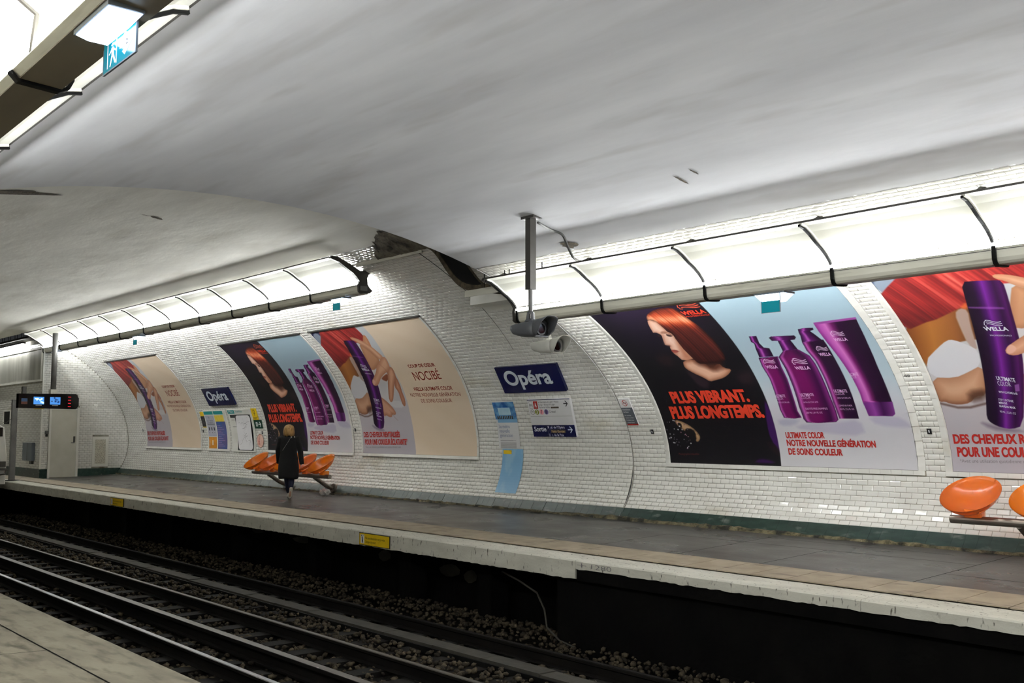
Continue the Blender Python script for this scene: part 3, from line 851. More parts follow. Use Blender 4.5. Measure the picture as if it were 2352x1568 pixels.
ART_TXT = """
n_beige=2.078,2.942 2.072,2.669 1.988,2.161 1.965,1.873 1.98,1.641 1.988,1.417 1.961,1.094 1.936,0.866 1.94,0.642 1.947,0.382 1.994,0.048
n_corner=0.037,3.006 0.347,2.994 0.037,2.855 0.028,2.925
n_hair=0.364,2.992 1.775,2.982 1.786,2.82 1.787,2.669 1.746,2.539 1.567,2.541 1.342,2.602 1.021,2.387 0.74,2.289 0.547,2.236 0.35,2.145 0.173,2.052 0.104,2.082 0.065,2.407 0.089,2.659 0.037,2.855
n_hair5=0.023,2.791 0.357,2.913 1.636,2.789 1.555,2.583 1.348,2.569 0.837,2.259 0.743,2.253 0.59,2.188 0.41,2.106 0.282,2.075 0.183,2.039 0.052,1.972 -0.014,2.015 0.008,2.454
n_orange=0.743,2.253 0.86,2.349 0.817,2.21
n_neck=-0.014,2.015 0.052,1.972 0.183,2.039 0.41,2.106 0.59,2.188 0.652,2.168 0.632,1.988 0.591,1.728 0.605,1.68 0.478,1.765 0.398,1.768 0.236,1.651 0.113,1.553 0.024,1.478 0.007,1.648 0.008,1.873
n_strap=0.652,2.168 0.741,2.249 0.819,2.215 0.751,1.974 0.714,1.76 0.683,1.573 0.606,1.684 0.62,1.922
n_tri=0.022,1.474 0.236,1.651 0.398,1.768 0.478,1.765 0.602,1.674 0.687,1.583 0.64,1.362 0.458,1.273 0.287,1.203 0.008,1.226
n_hand=0.008,1.226 0.287,1.203 0.458,1.273 0.651,1.371 0.631,1.138 0.576,0.953 0.453,0.947 0.363,0.857 0.224,0.836 0.111,0.854 0.068,0.883 -0.002,0.879 -0.017,0.971
n_handdark=0.372,1.006 0.603,1.045 0.561,0.898 0.365,0.866
n_bottle=0.939,2.667 1.097,2.655 1.255,2.619 1.342,2.57 1.288,2.33 1.23,2.049 1.189,1.798 1.142,1.557 1.073,1.288 1,0.994 0.895,0.535 0.764,0.519 0.643,0.544 0.542,0.596 0.506,0.649 0.541,0.826 0.604,1.101 0.658,1.391 0.713,1.675 0.783,2.015 0.851,2.327
n_bottle3=1.014,2.721 1.363,2.682 1.282,2.419 1.16,2.017 1.097,1.705 1.077,1.472 1.035,1.226 0.971,0.986 0.874,0.554 0.558,0.565 0.465,0.692 0.538,0.95 0.591,1.238 0.673,1.558 0.783,1.94 0.924,2.368
n_capline=0.84,2.247 1.195,2.186 1.205,2.118 0.832,2.19
n_neck2=1.42,2.541 1.539,2.451 1.652,2.286 1.737,2.067 1.476,1.925 1.298,1.85 1.154,1.894 1.206,2.064 1.313,2.312
n_skin2=1.838,2.773 1.88,2.687 1.771,2.432 1.694,2.258 1.567,2.541
n_white2=1.176,1.917 1.49,1.9 1.698,1.77 1.537,1.478 1.379,1.129 1.766,1.12 1.828,0.971 1.335,0.98 1.049,1.247 1.059,1.473 1.097,1.705
n_fing1=1.297,2.736 1.408,2.72 1.548,2.651 1.7,2.53 1.784,2.41 1.852,2.271 1.918,2.154 1.76,2.054 1.678,2.171 1.623,2.327 1.539,2.451 1.42,2.541 1.382,2.604 1.281,2.676
n_back=1.81,2.124 1.911,2.154 1.982,2.137 1.946,1.969 1.905,1.877 1.752,1.791 1.62,1.762 1.396,1.667 1.183,1.514 1.062,1.477 0.978,1.504 0.982,1.58 1.103,1.669 1.338,1.812 1.442,1.927 1.653,2.036
n_fing3=1.904,1.783 1.946,1.642 1.941,1.474 1.902,1.289 1.909,1.138 1.864,1.023 1.806,0.997 1.762,1.035 1.756,1.163 1.776,1.336 1.714,1.427 1.844,1.601
n_fing2=1.851,1.903 1.985,1.896 1.967,1.733 1.919,1.644 1.728,1.471 1.577,1.276 1.48,1.148 1.397,1.096 1.337,1.119 1.352,1.217 1.502,1.479 1.651,1.679 1.718,1.792
n_palm=1.414,1.667 1.732,1.768 1.568,1.556 1.391,1.616
n_low=1.031,1.248 1.177,1.156 1.326,1.033 1.416,0.925 1.44,0.852 1.385,0.815 1.284,0.833 1.263,0.78 1.168,0.771 1.043,0.825 0.985,0.773 0.931,0.944
n_nail1=1.049,1.648 1.102,1.622 1.11,1.563 1.022,1.497 0.975,1.534
n_tabletop=-0.056,0.893 0.135,0.836 0.492,0.853
n_table=-0.002,0.879 0.548,0.853
t_COUP=2.544,1.841 3.428,1.832 2.581,1.92
t_NOCIBE=2.542,1.549 3.423,1.548 2.572,1.741
t_WUC=2.343,1.322 3.62,1.306 2.346,1.404
t_NOTRE=2.16,1.202 3.797,1.175 2.167,1.276
t_SOINS=2.457,1.067 3.464,1.056 2.463,1.141
t_DES=0.052,0.339 1.44,0.348 0.046,0.455
t_POUR=0.076,0.179 1.701,0.196 0.066,0.294
t_tiny=0.094,0.11 1.458,0.127 0.087,0.137
t_bW=0.871,1.869 1.124,1.842 0.881,1.933
t_bU=0.645,1.096 0.908,1.065 0.657,1.166
t_bC=0.629,1.044 0.817,1.024 0.64,1.1
t_bG=0.626,0.96 0.845,0.932 0.631,0.995
t_bS=0.6,0.882 0.818,0.838 0.605,0.915
t_bM=0.595,0.843 0.724,0.827 0.599,0.879
t_bL=0.586,0.807 0.832,0.77 0.589,0.843
t_b9=0.574,0.745 0.811,0.706 0.576,0.775
t_bLogo=0.906,1.939 1.107,1.916 0.946,2.022
t_PV=0.342,0.952 1.729,0.95 0.36,1.168
t_PL=0.215,0.693 1.88,0.697 0.207,0.913
t_UC=2.146,0.392 2.748,0.395 2.142,0.477
t_NNG=2.14,0.283 3.471,0.277 2.142,0.377
t_DSC=2.144,0.161 2.979,0.161 2.146,0.252
t_W=1.568,2.625 1.968,2.623 1.595,2.706
t_PRO=1.58,2.59 1.974,2.58 1.591,2.622
t_logo=1.595,2.73 1.921,2.73 1.642,2.827
t_photo=0.178,0.122 0.572,0.129 0.176,0.147
t_W1=2.253,1.489 2.433,1.483 2.263,1.541
t_W2=2.684,1.443 2.909,1.437 2.7,1.513
t_W3=3.144,1.648 3.306,1.64 3.152,1.703
t_W4=3.468,1.876 3.65,1.874 3.477,1.93
t_U1=2.179,1.009 2.332,1.005 2.182,1.054
t_U2=2.572,1.014 2.775,1.013 2.579,1.06
t_U3=3.092,1.059 3.279,1.053 3.098,1.105
t_U4=3.415,1.301 3.534,1.304 3.418,1.341
t_C1=2.171,0.972 2.282,0.969 2.174,1.014
t_C2=2.569,0.973 2.71,0.973 2.574,1.014
t_C3=3.092,1.021 3.23,1.017 3.096,1.059
t_C4=3.409,1.259 3.493,1.262 3.415,1.301
t_G1=2.183,0.916 2.358,0.916 2.187,0.939
t_G2=2.576,0.907 2.799,0.91 2.582,0.934
t_G3=3.102,0.96 3.294,0.96 3.107,0.987
t_S2=2.571,0.81 2.906,0.805 2.572,0.833
t_S3=3.085,0.849 3.28,0.845 3.088,0.877
t_L2=2.563,0.751 2.811,0.752 2.567,0.777
t_L3=3.088,0.795 3.29,0.794 3.089,0.816
k_face=0.904,2.591 0.954,2.602 1.034,2.547 1.059,2.391 1.065,2.316 1.127,2.248 1.104,2.13 1.098,1.944 1.153,1.749 1.025,1.722 0.934,1.739 0.904,1.82 0.877,1.872 0.875,1.936 0.882,1.987 0.907,2.031 0.838,2.057 0.86,2.131 0.908,2.247 0.904,2.278 0.864,2.322 0.807,2.329 0.833,2.432 0.867,2.53
k_hair=0.909,2.598 0.947,2.677 1.035,2.744 1.2,2.812 1.373,2.83 1.512,2.807 1.559,2.716 1.596,2.558 1.659,2.378 1.695,2.208 1.72,2.045 1.722,1.867 1.702,1.74 1.681,1.679 1.527,1.637 1.397,1.646 1.271,1.633 1.182,1.65 1.144,1.75 1.098,1.944 1.095,2.131 1.117,2.249 1.066,2.373 1.044,2.507 0.991,2.597
k_hairhi=1.17,2.671 1.295,2.678 1.437,2.632 1.46,2.477 1.473,2.304 1.497,2.113 1.372,2.244 1.319,2.446 1.224,2.585
k_neck=0.939,1.715 1.144,1.735 1.296,1.642 1.351,1.534 1.527,1.637 1.568,1.541 1.684,1.51 1.605,1.434 1.472,1.365 1.319,1.333 1.197,1.309 1.127,1.382 0.996,1.471 0.906,1.561 0.9,1.626
k_neckdark=1.137,1.74 1.296,1.642 1.552,1.646 1.568,1.541 1.38,1.481 1.287,1.559 1.131,1.632
k_sheer1=0.489,1.811 0.624,1.869 0.769,1.835 0.778,1.722 0.691,1.618 0.562,1.648 0.482,1.72
k_sheer2=1.726,1.411 1.847,1.464 1.963,1.438 1.968,1.34 1.895,1.229 1.74,1.255 1.686,1.335
k_collar=0.866,1.563 0.99,1.461 1.121,1.372 1.192,1.299 1.088,1.175 0.954,1.25 0.901,1.414
k_eye=1.003,2.274 1.055,2.261 1.093,2.215 1.029,2.21 0.992,2.238
k_brow=0.937,2.323 1.02,2.338 1.053,2.3 1.002,2.286 0.933,2.289
k_eye2=0.829,2.269 0.884,2.27 0.885,2.238 0.835,2.226
k_lips=0.865,1.946 0.947,1.946 0.999,1.907 0.923,1.879 0.872,1.895
k_nose=0.868,2.035 0.919,2.04 0.903,2.008
k_cheek=1.095,2.131 1.108,1.943 1.156,1.738 0.989,1.729 0.979,1.841
k_glove=0.238,0.685 0.405,0.639 0.545,0.549 0.623,0.462 0.651,0.393 0.592,0.321 0.538,0.338 0.573,0.393 0.504,0.488 0.376,0.488 0.325,0.532 0.24,0.604
k_dark1=0.272,0.631 0.344,0.621 0.339,0.541 0.282,0.567
k_dark2=0.392,0.54 0.539,0.531 0.582,0.427 0.49,0.358 0.374,0.444
k_spark=0.082,0.559 0.349,0.305
k_purple=1.964,0.985 2.002,0.867 1.999,0.596 2.03,0.359 2.035,0.141 1.883,0.358 1.872,0.597
k_purple2=1.557,0.033 1.612,0.08 1.739,0.094 1.955,0.034
k_split=2.031,2.797 1.971,1.898 2.011,1.201 1.995,0.596 2.032,0.172 2.047,0.033
k_arm=1.797,0.358 1.989,0.275 2.024,0.11 1.855,0.21
b1cap=2.299,2.084 2.415,2.081 2.382,1.946 2.402,1.86 2.479,1.839 2.465,1.691 2.238,1.692 2.268,1.844 2.3,1.94 2.272,1.98
b1=2.22,1.682 2.527,1.686 2.491,1.505 2.485,1.304 2.453,1.018 2.438,0.79 2.47,0.691 2.354,0.677 2.188,0.692 2.165,0.818 2.184,1.049 2.21,1.317 2.195,1.524
b2head=2.579,2.026 2.626,2.05 2.963,2.034 2.973,2 2.933,1.96 2.865,1.956 2.882,1.791 2.65,1.768 2.677,1.96 2.591,1.968
b2=2.531,1.673 2.652,1.77 2.882,1.791 2.997,1.664 3.015,1.523 3.012,1.278 3.009,1.001 3.019,0.781 3.015,0.654 2.971,0.622 2.701,0.61 2.522,0.619 2.491,0.669 2.484,0.857 2.512,1.157 2.533,1.452
b3cap=3.075,2.137 3.169,2.151 3.295,2.142 3.283,2.105 3.224,2.089 3.262,2.011 3.305,1.913 3.009,1.898 3.047,2.02 3.055,2.074
b3=3.009,1.898 3.325,1.921 3.328,1.805 3.327,1.551 3.327,1.263 3.326,0.992 3.316,0.667 3.033,0.67 3.02,0.912 3.034,1.277 3.038,1.571 2.999,1.755
b4=3.346,2.223 3.937,2.253 3.911,2.087 3.87,1.758 3.841,1.422 3.836,1.106 3.838,0.892 3.439,0.897 3.445,1.032 3.427,1.305 3.39,1.597 3.35,1.855 3.337,2.071
b4crimp=3.351,2.231 3.941,2.261 3.937,2.223 3.344,2.192
b4cap=3.439,0.897 3.844,0.898 3.832,0.727 3.788,0.695 3.462,0.703 3.452,0.795
b4hi=3.402,2.037 3.508,1.841 3.487,1.492 3.454,1.166 3.428,0.912
b2hi=2.672,1.702 2.642,1.296 2.628,0.967 2.572,0.636
b1hi=2.277,1.678 2.257,1.315 2.226,0.977 2.209,0.705
b3hi=3.045,1.884 3.08,1.568 3.076,1.275 3.07,0.932 3.065,0.685
sh1=2.29,0.541 2.517,0.604 2.99,0.612 3.325,0.661 3.359,0.419 2.753,0.467
sh2=3.437,0.691 3.827,0.707 3.977,0.606 3.98,0.537 3.549,0.568
sh3=2.079,0.673 2.445,0.669 2.322,0.573 2.085,0.574
horizon=2.089,0.934 3.947,0.973
vert=3.992,0.031 4.008,2.779
"""
# ------------------------------------------------------------------ posters (printed colour is stored per vertex)
ART = {}
for _l in ART_TXT.strip().split('\n'):
    _k, _v = _l.split('='); ART[_k] = np.array([[float(q) for q in p.split(',')] for p in _v.split()])

def inside(P, U, S):
    r = np.zeros(U.shape, bool); n = len(P); j = n - 1
    for i in range(n):
        xi, yi = P[i]; xj, yj = P[j]
        if yi != yj:
            c = ((yi > S) != (yj > S)) & (U < (xj - xi) * (S - yi) / (yj - yi) + xi); r ^= c
        j = i
    return r
def segdist(P, U, S, closed=True):
    d = np.full(U.shape, 9.0); n = len(P)
    for i in range(n if closed else n - 1):
        a = P[i]; b = P[(i + 1) % n]; ab = b - a; L = ab @ ab + 1e-12
        t = np.clip(((U - a[0]) * ab[0] + (S - a[1]) * ab[1]) / L, 0, 1)
        d = np.minimum(d, np.hypot(U - a[0] - t * ab[0], S - a[1] - t * ab[1]))
    return d
def smooth(P, it=2):
    P = np.asarray(P, float)
    for _ in range(it):
        Q = np.roll(P, -1, 0); P = np.stack([P * .75 + Q * .25, P * .25 + Q * .75], 1).reshape(-1, 2)
    return P
class Canvas:
    def __init__(s, U, S, base):
        s.U, s.S = U, S; s.C = np.empty(U.shape + (3,)); s.C[:] = base
    def box(s, P, m=.1):
        return np.where((s.U > P[:, 0].min() - m) & (s.U < P[:, 0].max() + m) & (s.S > P[:, 1].min() - m) & (s.S < P[:, 1].max() + m))[0]
    def mask(s, P, soft=.008, sm=1):
        P = smooth(P, sm) if sm else np.asarray(P, float)
        ix = s.box(P, soft * 2); U, S = s.U[ix], s.S[ix]
        d = segdist(P, U, S); d = np.where(inside(P, U, S), -d, d)
        return ix, np.clip(.5 - d / (soft + 1e-9) / 1.0, 0, 1), -d
    def fill(s, name, col, soft=.008, op=1.0, sm=1):
        P = ART[name] if isinstance(name, str) else np.asarray(name, float)
        ix, m, d = s.mask(P, soft, sm)
        c = col(s.U[ix], s.S[ix], d) if callable(col) else np.array(col, float)[None]
        m = (m * op)[:, None]
        s.C[ix] = s.C[ix] * (1 - m) + c * m
    def stroke(s, pts, w, col, soft=.01, op=1.0):
        P = ART[pts] if isinstance(pts, str) else np.asarray(pts, float)
        ix = s.box(P, w + soft); U, S = s.U[ix], s.S[ix]
        m = np.clip(.5 - (segdist(P, U, S, False) - w) / soft, 0, 1)[:, None] * op
        s.C[ix] = s.C[ix] * (1 - m) + np.array(col, float)[None] * m
def lerp(a, b, t): return np.array(a, float)[None] * (1 - t[:, None]) + np.array(b, float)[None] * t[:, None]
def ramp(t, stops):
    xs = [q[0] for q in stops]; c = np.array([q[1] for q in stops], float)
    return np.stack([np.interp(t, xs, c[:, i]) for i in range(3)], -1)
_rs = np.random.RandomState(3)
_n1 = _rs.rand(4000); _n2 = _rs.rand(4000)
def strands(c, f): return np.interp((c * f) % 3999, np.arange(4000), _n1)

def art_n(U, S):
    """cosmetics poster with the hand and the purple tube"""
    base = ramp(S, [(0, (186, 180, 188)), (.9, (190, 184, 190)), (1.5, (196, 196, 198)), (3, (196, 200, 204))])
    cv = Canvas(U, S, base)
    be = ART['n_beige']; xb = np.interp(S, be[::-1, 1], be[::-1, 0]) - .0
    m = np.clip((U - xb) / .01 + .5, 0, 1)[:, None]
    bg = lerp((230, 208, 182), (236, 216, 192), np.clip(strands(U * .7 + S * 1.3, 3) , 0, 1))
    cv.C = cv.C * (1 - m) + bg * m
    cv.fill([(0, 2.62), (.12, 2.72), (.3, 2.86), (.42, 3.02), (0, 3.02)], (24, 30, 66), .02)
    cv.fill([(.0, 2.6), (.2, 2.72), (.32, 2.92), (.16, 2.98), (0, 2.86)], (190, 205, 215), .03, .7)
    cv.fill('n_white2', (206, 204, 206), .02)
    # neck, garment, bag
    brown = lambda u, s, d: ramp(u + (2.2 - s) * .25, [(0, (118, 62, 26)), (.35, (176, 112, 52)), (.6, (150, 92, 48)), (.8, (110, 66, 36))])
    cv.fill([(-.02, 2.1), (.3, 2.15), (.85, 2.35), (.86, 2.0), (.8, 1.75), (.62, 1.74), (.4, 1.7), (.25, 1.55), (.1, 1.38), (-.02, 1.4)], brown, .02)
    cv.fill('n_strap', (176, 152, 142), .02)
    cv.fill('n_tri', lambda u, s, d: lerp((206, 206, 212), (214, 214, 218), np.clip(s - 1, 0, 1)), .012)
    cv.stroke([(.0, .86), (.2, .80), (.35, .80), (.6, .86)], .012, (70, 40, 30), .03, .8)
    cv.fill('n_hand', lambda u, s, d: ramp(np.clip(d / .16, 0, 1) * .6 + (s - .8) * .6, [(0, (120, 74, 50)), (.3, (176, 128, 98)), (.7, (202, 158, 128)), (1, (208, 166, 138))]), .012)
    cv.fill('n_handdark', (70, 42, 30), .08, .8)
    # hair
    def hair(u, s, d):
        c = u * .93 + s * .36
        t = strands(c, 60) * .45 + strands(c + .07 * np.sin(s * 3), 16) * .55
        col = ramp(t, [(0, (96, 24, 26)), (.35, (132, 34, 36)), (.6, (172, 48, 46)), (.85, (204, 84, 74)), (1, (214, 112, 98))])
        dark = np.clip(((2.45 - s) - u * .18) / .35, 0, 1)[:, None] * .55
        return col * (1 - dark) + np.array((74, 22, 26))[None] * dark
    cv.fill([(-.02, 2.05), (.05, 1.98), (.18, 2.03), (.28, 2.07), (.41, 2.10), (.59, 2.18), (.74, 2.25), (.84, 2.27), (1.02, 2.40), (1.35, 2.57), (1.57, 2.56), (1.79, 2.62), (1.80, 2.8), (1.775, 3.02), (.42, 3.02), (.3, 2.86), (.12, 2.72), (-.02, 2.6)], hair, .02, sm=0)
    cv.fill('n_orange', (226, 110, 56), .03, .8)
    # skin on the right of the tube
    sk = lambda a, b: (lambda u, s, d: lerp(a, b, np.clip(d / .09, 0, 1)))
    cv.fill('n_skin2', sk((190, 120, 84), (214, 160, 122)), .01)
    cv.fill('n_neck2', sk((176, 122, 88), (200, 148, 112)), .015)
    cv.fill('n_low', sk((166, 110, 84), (204, 154, 126)), .01)
    cv.stroke([(1.22, .93), (1.36, .76), (1.45, .70)], .004, (140, 90, 70), .015, .7)
    cv.fill('n_palm', (150, 84, 58), .02)
    cv.fill('n_fing3', sk((160, 100, 74), (204, 148, 118)), .008)
    # bottle
    def bottle(u, s, d):
        cx = np.interp(s, [.52, 2.67], [.84, 1.17]); w = np.interp(s, [.52, .9, 2.67], [.2, .22, .215])
        t = (u - (.69 + (s - .55) * .125)) / .40
        t = (u - np.interp(s, [.55, 1.1, 1.7, 2.3, 2.67], [.50, .60, .715, .85, .94])) / np.interp(s, [.55, 1.7, 2.67], [.39, .44, .405])
        return ramp(t, [(0, (18, 3, 26)), (.25, (28, 4, 38)), (.42, (66, 12, 90)), (.52, (112, 34, 142)), (.62, (84, 18, 108)), (.8, (40, 6, 54)), (.95, (72, 16, 86)), (1, (54, 12, 66))])
    P = [(.94, 2.67), (1.10, 2.66), (1.26, 2.64), (1.355, 2.62), (1.30, 2.33), (1.24, 2.05), (1.20, 1.80), (1.155, 1.557), (1.09, 1.288), (1.01, .994), (.895, .56), (.764, .519), (.643, .54), (.542, .596), (.506, .66), (.541, .826), (.604, 1.101), (.658, 1.391), (.713, 1.675), (.783, 2.015), (.851, 2.327)]
    # cast shadow at its foot
    cv.fill([(.40, .62), (.52, .52), (.75, .47), (.92, .50), (.6, .56)], (110, 96, 116), .05, .7)
    cv.fill(P, bottle, .011, sm=1)
    cl = ART['n_capline']; cv.stroke([cl[0] * .97 + .03 * cl[1], cl[1] * .97 + .03 * cl[0]], .012, (176, 110, 200), .03, .6)
    cv.fill([(.93, 1.08), (.98, 1.09), (.965, 1.0), (.915, .99)], (150, 100, 170), .01, .7, sm=0)
    # hand over the tube
    cv.fill('n_fing1', sk((186, 130, 98), (226, 178, 146)), .008)
    cv.fill('n_fing2', sk((170, 112, 84), (218, 166, 136)), .008)
    cv.fill('n_back', sk((188, 130, 100), (222, 172, 140)), .008)
    cv.fill('n_nail1', (226, 178, 158), .015, .9)
    cv.stroke([(1.62, 1.98), (1.70, 1.86), (1.72, 1.72)], .004, (150, 96, 70), .02, .8)
    return cv.C

def wella_logo(cv, name, col, h):
    """the hair-wave emblem above a word mark: three flowing lines and a face outline"""
    a, b, c = ART[name] if isinstance(name, str) else name
    w = b[0] - a[0]; x0, y0 = a[0], a[1]
    for i in range(3):
        t = np.linspace(0, 1, 12)
        P = np.stack([x0 + w * (.18 + .8 * t), y0 + h * (.9 - .28 * i + .16 * np.sin(t * 6.0 + .6) * (1 - .3 * i) - .18 * t)], -1)
        cv.stroke(P, h * .05, col, h * .05)
    P = np.array([(x0 + w * .22, y0 + h * .92), (x0 + w * .08, y0 + h * .75), (x0 + w * .02, y0 + h * .42), (x0 + w * .07, y0 + h * .36), (x0 + w * .05, y0 + h * .18), (x0 + w * .16, y0 + h * .14)])
    cv.stroke(P, h * .045, col, h * .05)

def art_k(U, S):
    """two-part hair care poster: portrait on black, four purple bottles on pale blue"""
    night = lerp((14, 11, 18), (38, 24, 52), np.clip((S - 1.6) / 1.6, 0, 1) * np.clip(1.4 - np.abs(U - .9), 0, 1))
    cv = Canvas(U, S, night)
    day = ramp(S, [(0, (216, 214, 218)), (.75, (208, 206, 214)), (.95, (204, 208, 216)), (1.3, (178, 196, 206)), (2.2, (160, 184, 198)), (3, (164, 190, 204))])
    m = np.clip((U - 2.0) / .008 + .5, 0, 1)[:, None]
    # portrait side
    cv.fill('k_sheer1', (42, 28, 32), .12, .9); cv.fill('k_sheer2', (40, 26, 32), .12, .9); cv.fill('k_collar', (44, 30, 38), .05, .9)
    def neck(u, s, d): return ramp(np.clip(d / .10, 0, 1), [(0, (150, 96, 70)), (.5, (212, 160, 132)), (1, (232, 184, 158))])
    cv.fill('k_neck', neck, .012)
    cv.fill('k_neckdark', (84, 42, 30), .10, .85)
    def face(u, s, d): return ramp(np.clip(d / .11, 0, 1), [(0, (196, 140, 116)), (.4, (232, 186, 164)), (1, (244, 208, 190))])
    cv.fill('k_face', face, .010, sm=0)
    cv.fill('k_cheek', (176, 106, 76), .12, .75)
    cv.fill('k_brow', (150, 96, 74), .03, .8); cv.fill('k_eye', (60, 34, 30), .015, .95); cv.fill('k_eye2', (60, 34, 30), .012, .8)
    e = ART['k_eye']; cv.stroke([e[0] + (-.01, .02), e[1] + (0, .03), e[2] + (.01, .02)], .003, (120, 70, 54), .02, .8)
    fx = ART['k_face']
    cv.fill([(e[0][0] + .10, e[0][1] + .02), (e[2][0] + .10, e[2][1] + .03), (e[2][0] + .12, e[2][1] - .22), (e[0][0] + .14, e[0][1] - .30)], (206, 146, 118), .12, .6)
    nb = ART['k_nose']; cv.stroke([(e[0][0] - .045, e[0][1] - .0), (nb[0][0] - .035, nb[0][1] + .03), (nb[0][0] - .0, nb[0][1] + .0)], .006, (202, 146, 122), .03, .6)
    cv.stroke([e[0] + (.0, .022), e[1] + (.0, .03), e[2] + (.0, .018)], .0035, (70, 40, 34), .012, .9)
    cv.fill([(e[0][0] - .02, e[0][1] + .03), (e[2][0] + .01, e[2][1] + .05), (e[2][0], e[2][1] + .09), (e[0][0] - .03, e[0][1] + .07)], (196, 138, 112), .05, .7)
    lp = ART['k_lips']; cv.fill([(lp[0][0], lp[0][1] - .01), (lp[2][0], lp[2][1] - .01), (lp[3][0] - .01, lp[3][1] - .05), (lp[4][0], lp[4][1] - .05)], (176, 120, 98), .04, .6)
    cv.fill('k_lips', (158, 70, 60), .015, .95); cv.stroke([lp[0], lp[2]], .003, (90, 34, 32), .012, .9); cv.fill('k_nose', (130, 70, 56), .03, .8)
    hp = ART['k_hair']; hx0, hy1 = hp[:, 0].min(), hp[:, 1].max()
    def hair(u, s, d):
        c = u * .985 + (s - hy1) * (.12 + .10 * (u - hx0))
        t = strands(c, 110) * .5 + strands(c + .3, 26) * .5
        hl = np.exp(-((s - (hy1 - .22 - .12 * (u - hx0))) / .13) ** 2)
        low = np.clip((hy1 - s) / 1.15, 0, 1)
        b = t * .45 + hl * .62 + .16 - low * .28
        edge = np.clip(d / .05, 0, 1)
        return ramp(b, [(0, (44, 16, 16)), (.25, (84, 30, 26)), (.5, (150, 56, 36)), (.75, (212, 96, 58)), (1, (250, 168, 128))]) * (.55 + .45 * edge[:, None])
    cv.fill('k_hair', hair, .012)
    # glove and jewels
    cv.fill('k_glove', lambda u, s, d: lerp((120, 92, 66), (196, 158, 120), np.clip(d / .04, 0, 1)), .01)
    cv.fill('k_dark1', (22, 18, 18), .015); cv.fill('k_dark2', (20, 16, 18), .02)
    r = np.random.RandomState(5)
    a, b = ART['k_spark']; x0, x1 = sorted((a[0], b[0])); y0, y1 = sorted((a[1], b[1]))
    for i in range(46):
        px = .03 + .42 * r.rand(); py = .28 + .42 * r.rand() - .25 * (px - .1); q = .006 + .012 * r.rand()
        if py < .18: continue
        col = [(236, 232, 240), (206, 150, 170), (150, 140, 160), (240, 240, 244), (120, 108, 124)][i % 5]
        cv.fill([(px - q, py), (px, py + q * .7), (px + q, py), (px, py - q * .8)], col, .008, .9, sm=0)
    for i in range(26):                                       # faint lace texture
        px, py = .35 + 1.2 * r.rand(), .35 + .45 * r.rand()
        cv.stroke([(px, py), (px + .12, py + .05 * r.randn())], .004, (44, 32, 30), .02, .5)
    cv.fill('k_purple', (62, 18, 92), .03, .9); cv.fill('k_purple2', (58, 16, 84), .03, .9); cv.fill('k_arm', (34, 22, 26), .04, .8)
    wella_logo(cv, np.array([(1.60, 2.735), (1.96, 2.735), (0, 0)]), (214, 88, 58), .15)
    cv.C = cv.C * (1 - m) + day * m
    # shadows printed under the bottles
    cv.fill('sh1', (186, 180, 202), .05, .8); cv.fill('sh2', (184, 180, 202), .05, .8); cv.fill('sh3', (180, 178, 200), .05, .8)
    def across(name, stops, lo=None):
        P = ART[name]
        def f(u, s, d):
            # left and right borders of the outline at each height
            n = 60; ss = np.linspace(P[:, 1].min() + .004, P[:, 1].max() - .004, n); L = []; R_ = []
            for q in ss:
                xs = []
                for i in range(len(P)):
                    p0, p1 = P[i], P[(i + 1) % len(P)]
                    if (p0[1] - q) * (p1[1] - q) < 0: xs.append(p0[0] + (q - p0[1]) / (p1[1] - p0[1]) * (p1[0] - p0[0]))
                if not xs: xs = [L[-1], R_[-1]] if L else [0, 1]
                L.append(min(xs)); R_.append(max(xs))
            l, r_ = np.interp(s, ss, L), np.interp(s, ss, R_)
            return ramp(np.clip((u - l) / np.maximum(r_ - l, .01), 0, 1), stops)
        return f
    dk, md, br, hi = (22, 2, 28), (84, 10, 86), (120, 20, 114), (204, 112, 190)
    cap = [(0, dk), (.2, (96, 24, 104)), (.35, (176, 84, 176)), (.5, (80, 12, 88)), (1, dk)]
    cv.fill('b4', across('b4', [(0, (130, 34, 124)), (.10, (176, 80, 168)), (.24, hi), (.40, (98, 16, 86)), (.52, (40, 4, 44)), (1, (26, 2, 32))]), .008, sm=0)
    cv.fill('b4crimp', (150, 70, 150), .008, sm=0)
    cv.fill('b4cap', across('b4cap', [(0, (100, 34, 112)), (.3, (140, 60, 150)), (.6, (60, 14, 72)), (1, (116, 54, 128))]), .008, sm=0)
    cv.fill('b3', across('b3', [(0, (54, 6, 62)), (.12, (190, 92, 174)), (.24, (94, 12, 80)), (.38, (36, 3, 42)), (1, (28, 2, 34))]), .008, sm=0)
    cv.fill('b3cap', across('b3cap', cap), .008, sm=0)
    cv.fill('b1', across('b1', [(0, (44, 4, 52)), (.1, (180, 80, 166)), (.22, (108, 12, 88)), (.6, (104, 8, 82)), (.88, (50, 4, 54)), (1, (130, 48, 124))]), .008, sm=0)
    cv.fill('b1cap', across('b1cap', cap), .008, sm=0)
    cv.fill('b2', across('b2', [(0, (40, 4, 48)), (.1, (186, 86, 170)), (.2, (108, 12, 88)), (.5, (106, 8, 84)), (.8, (52, 4, 56)), (.95, (130, 40, 122)), (1, (50, 6, 58))]), .008, sm=0)
    P = ART['b2']; ix, mm, d = cv.mask(P, .008)
    sh = (np.clip((cv.S[ix] - 1.62) / .25, 0, 1) * .7 * mm)[:, None]; cv.C[ix] = cv.C[ix] * (1 - sh) + np.array((40, 4, 46))[None] * sh
    cv.fill('b2head', across('b2head', cap), .008, sm=0)
    for nm, yb in (('b1', .93), ('b2', .95), ('b3', 1.0), ('b4', 1.28)):
        P = ART[nm]; a_, b_ = P[:, 0].min(), P[:, 0].max()
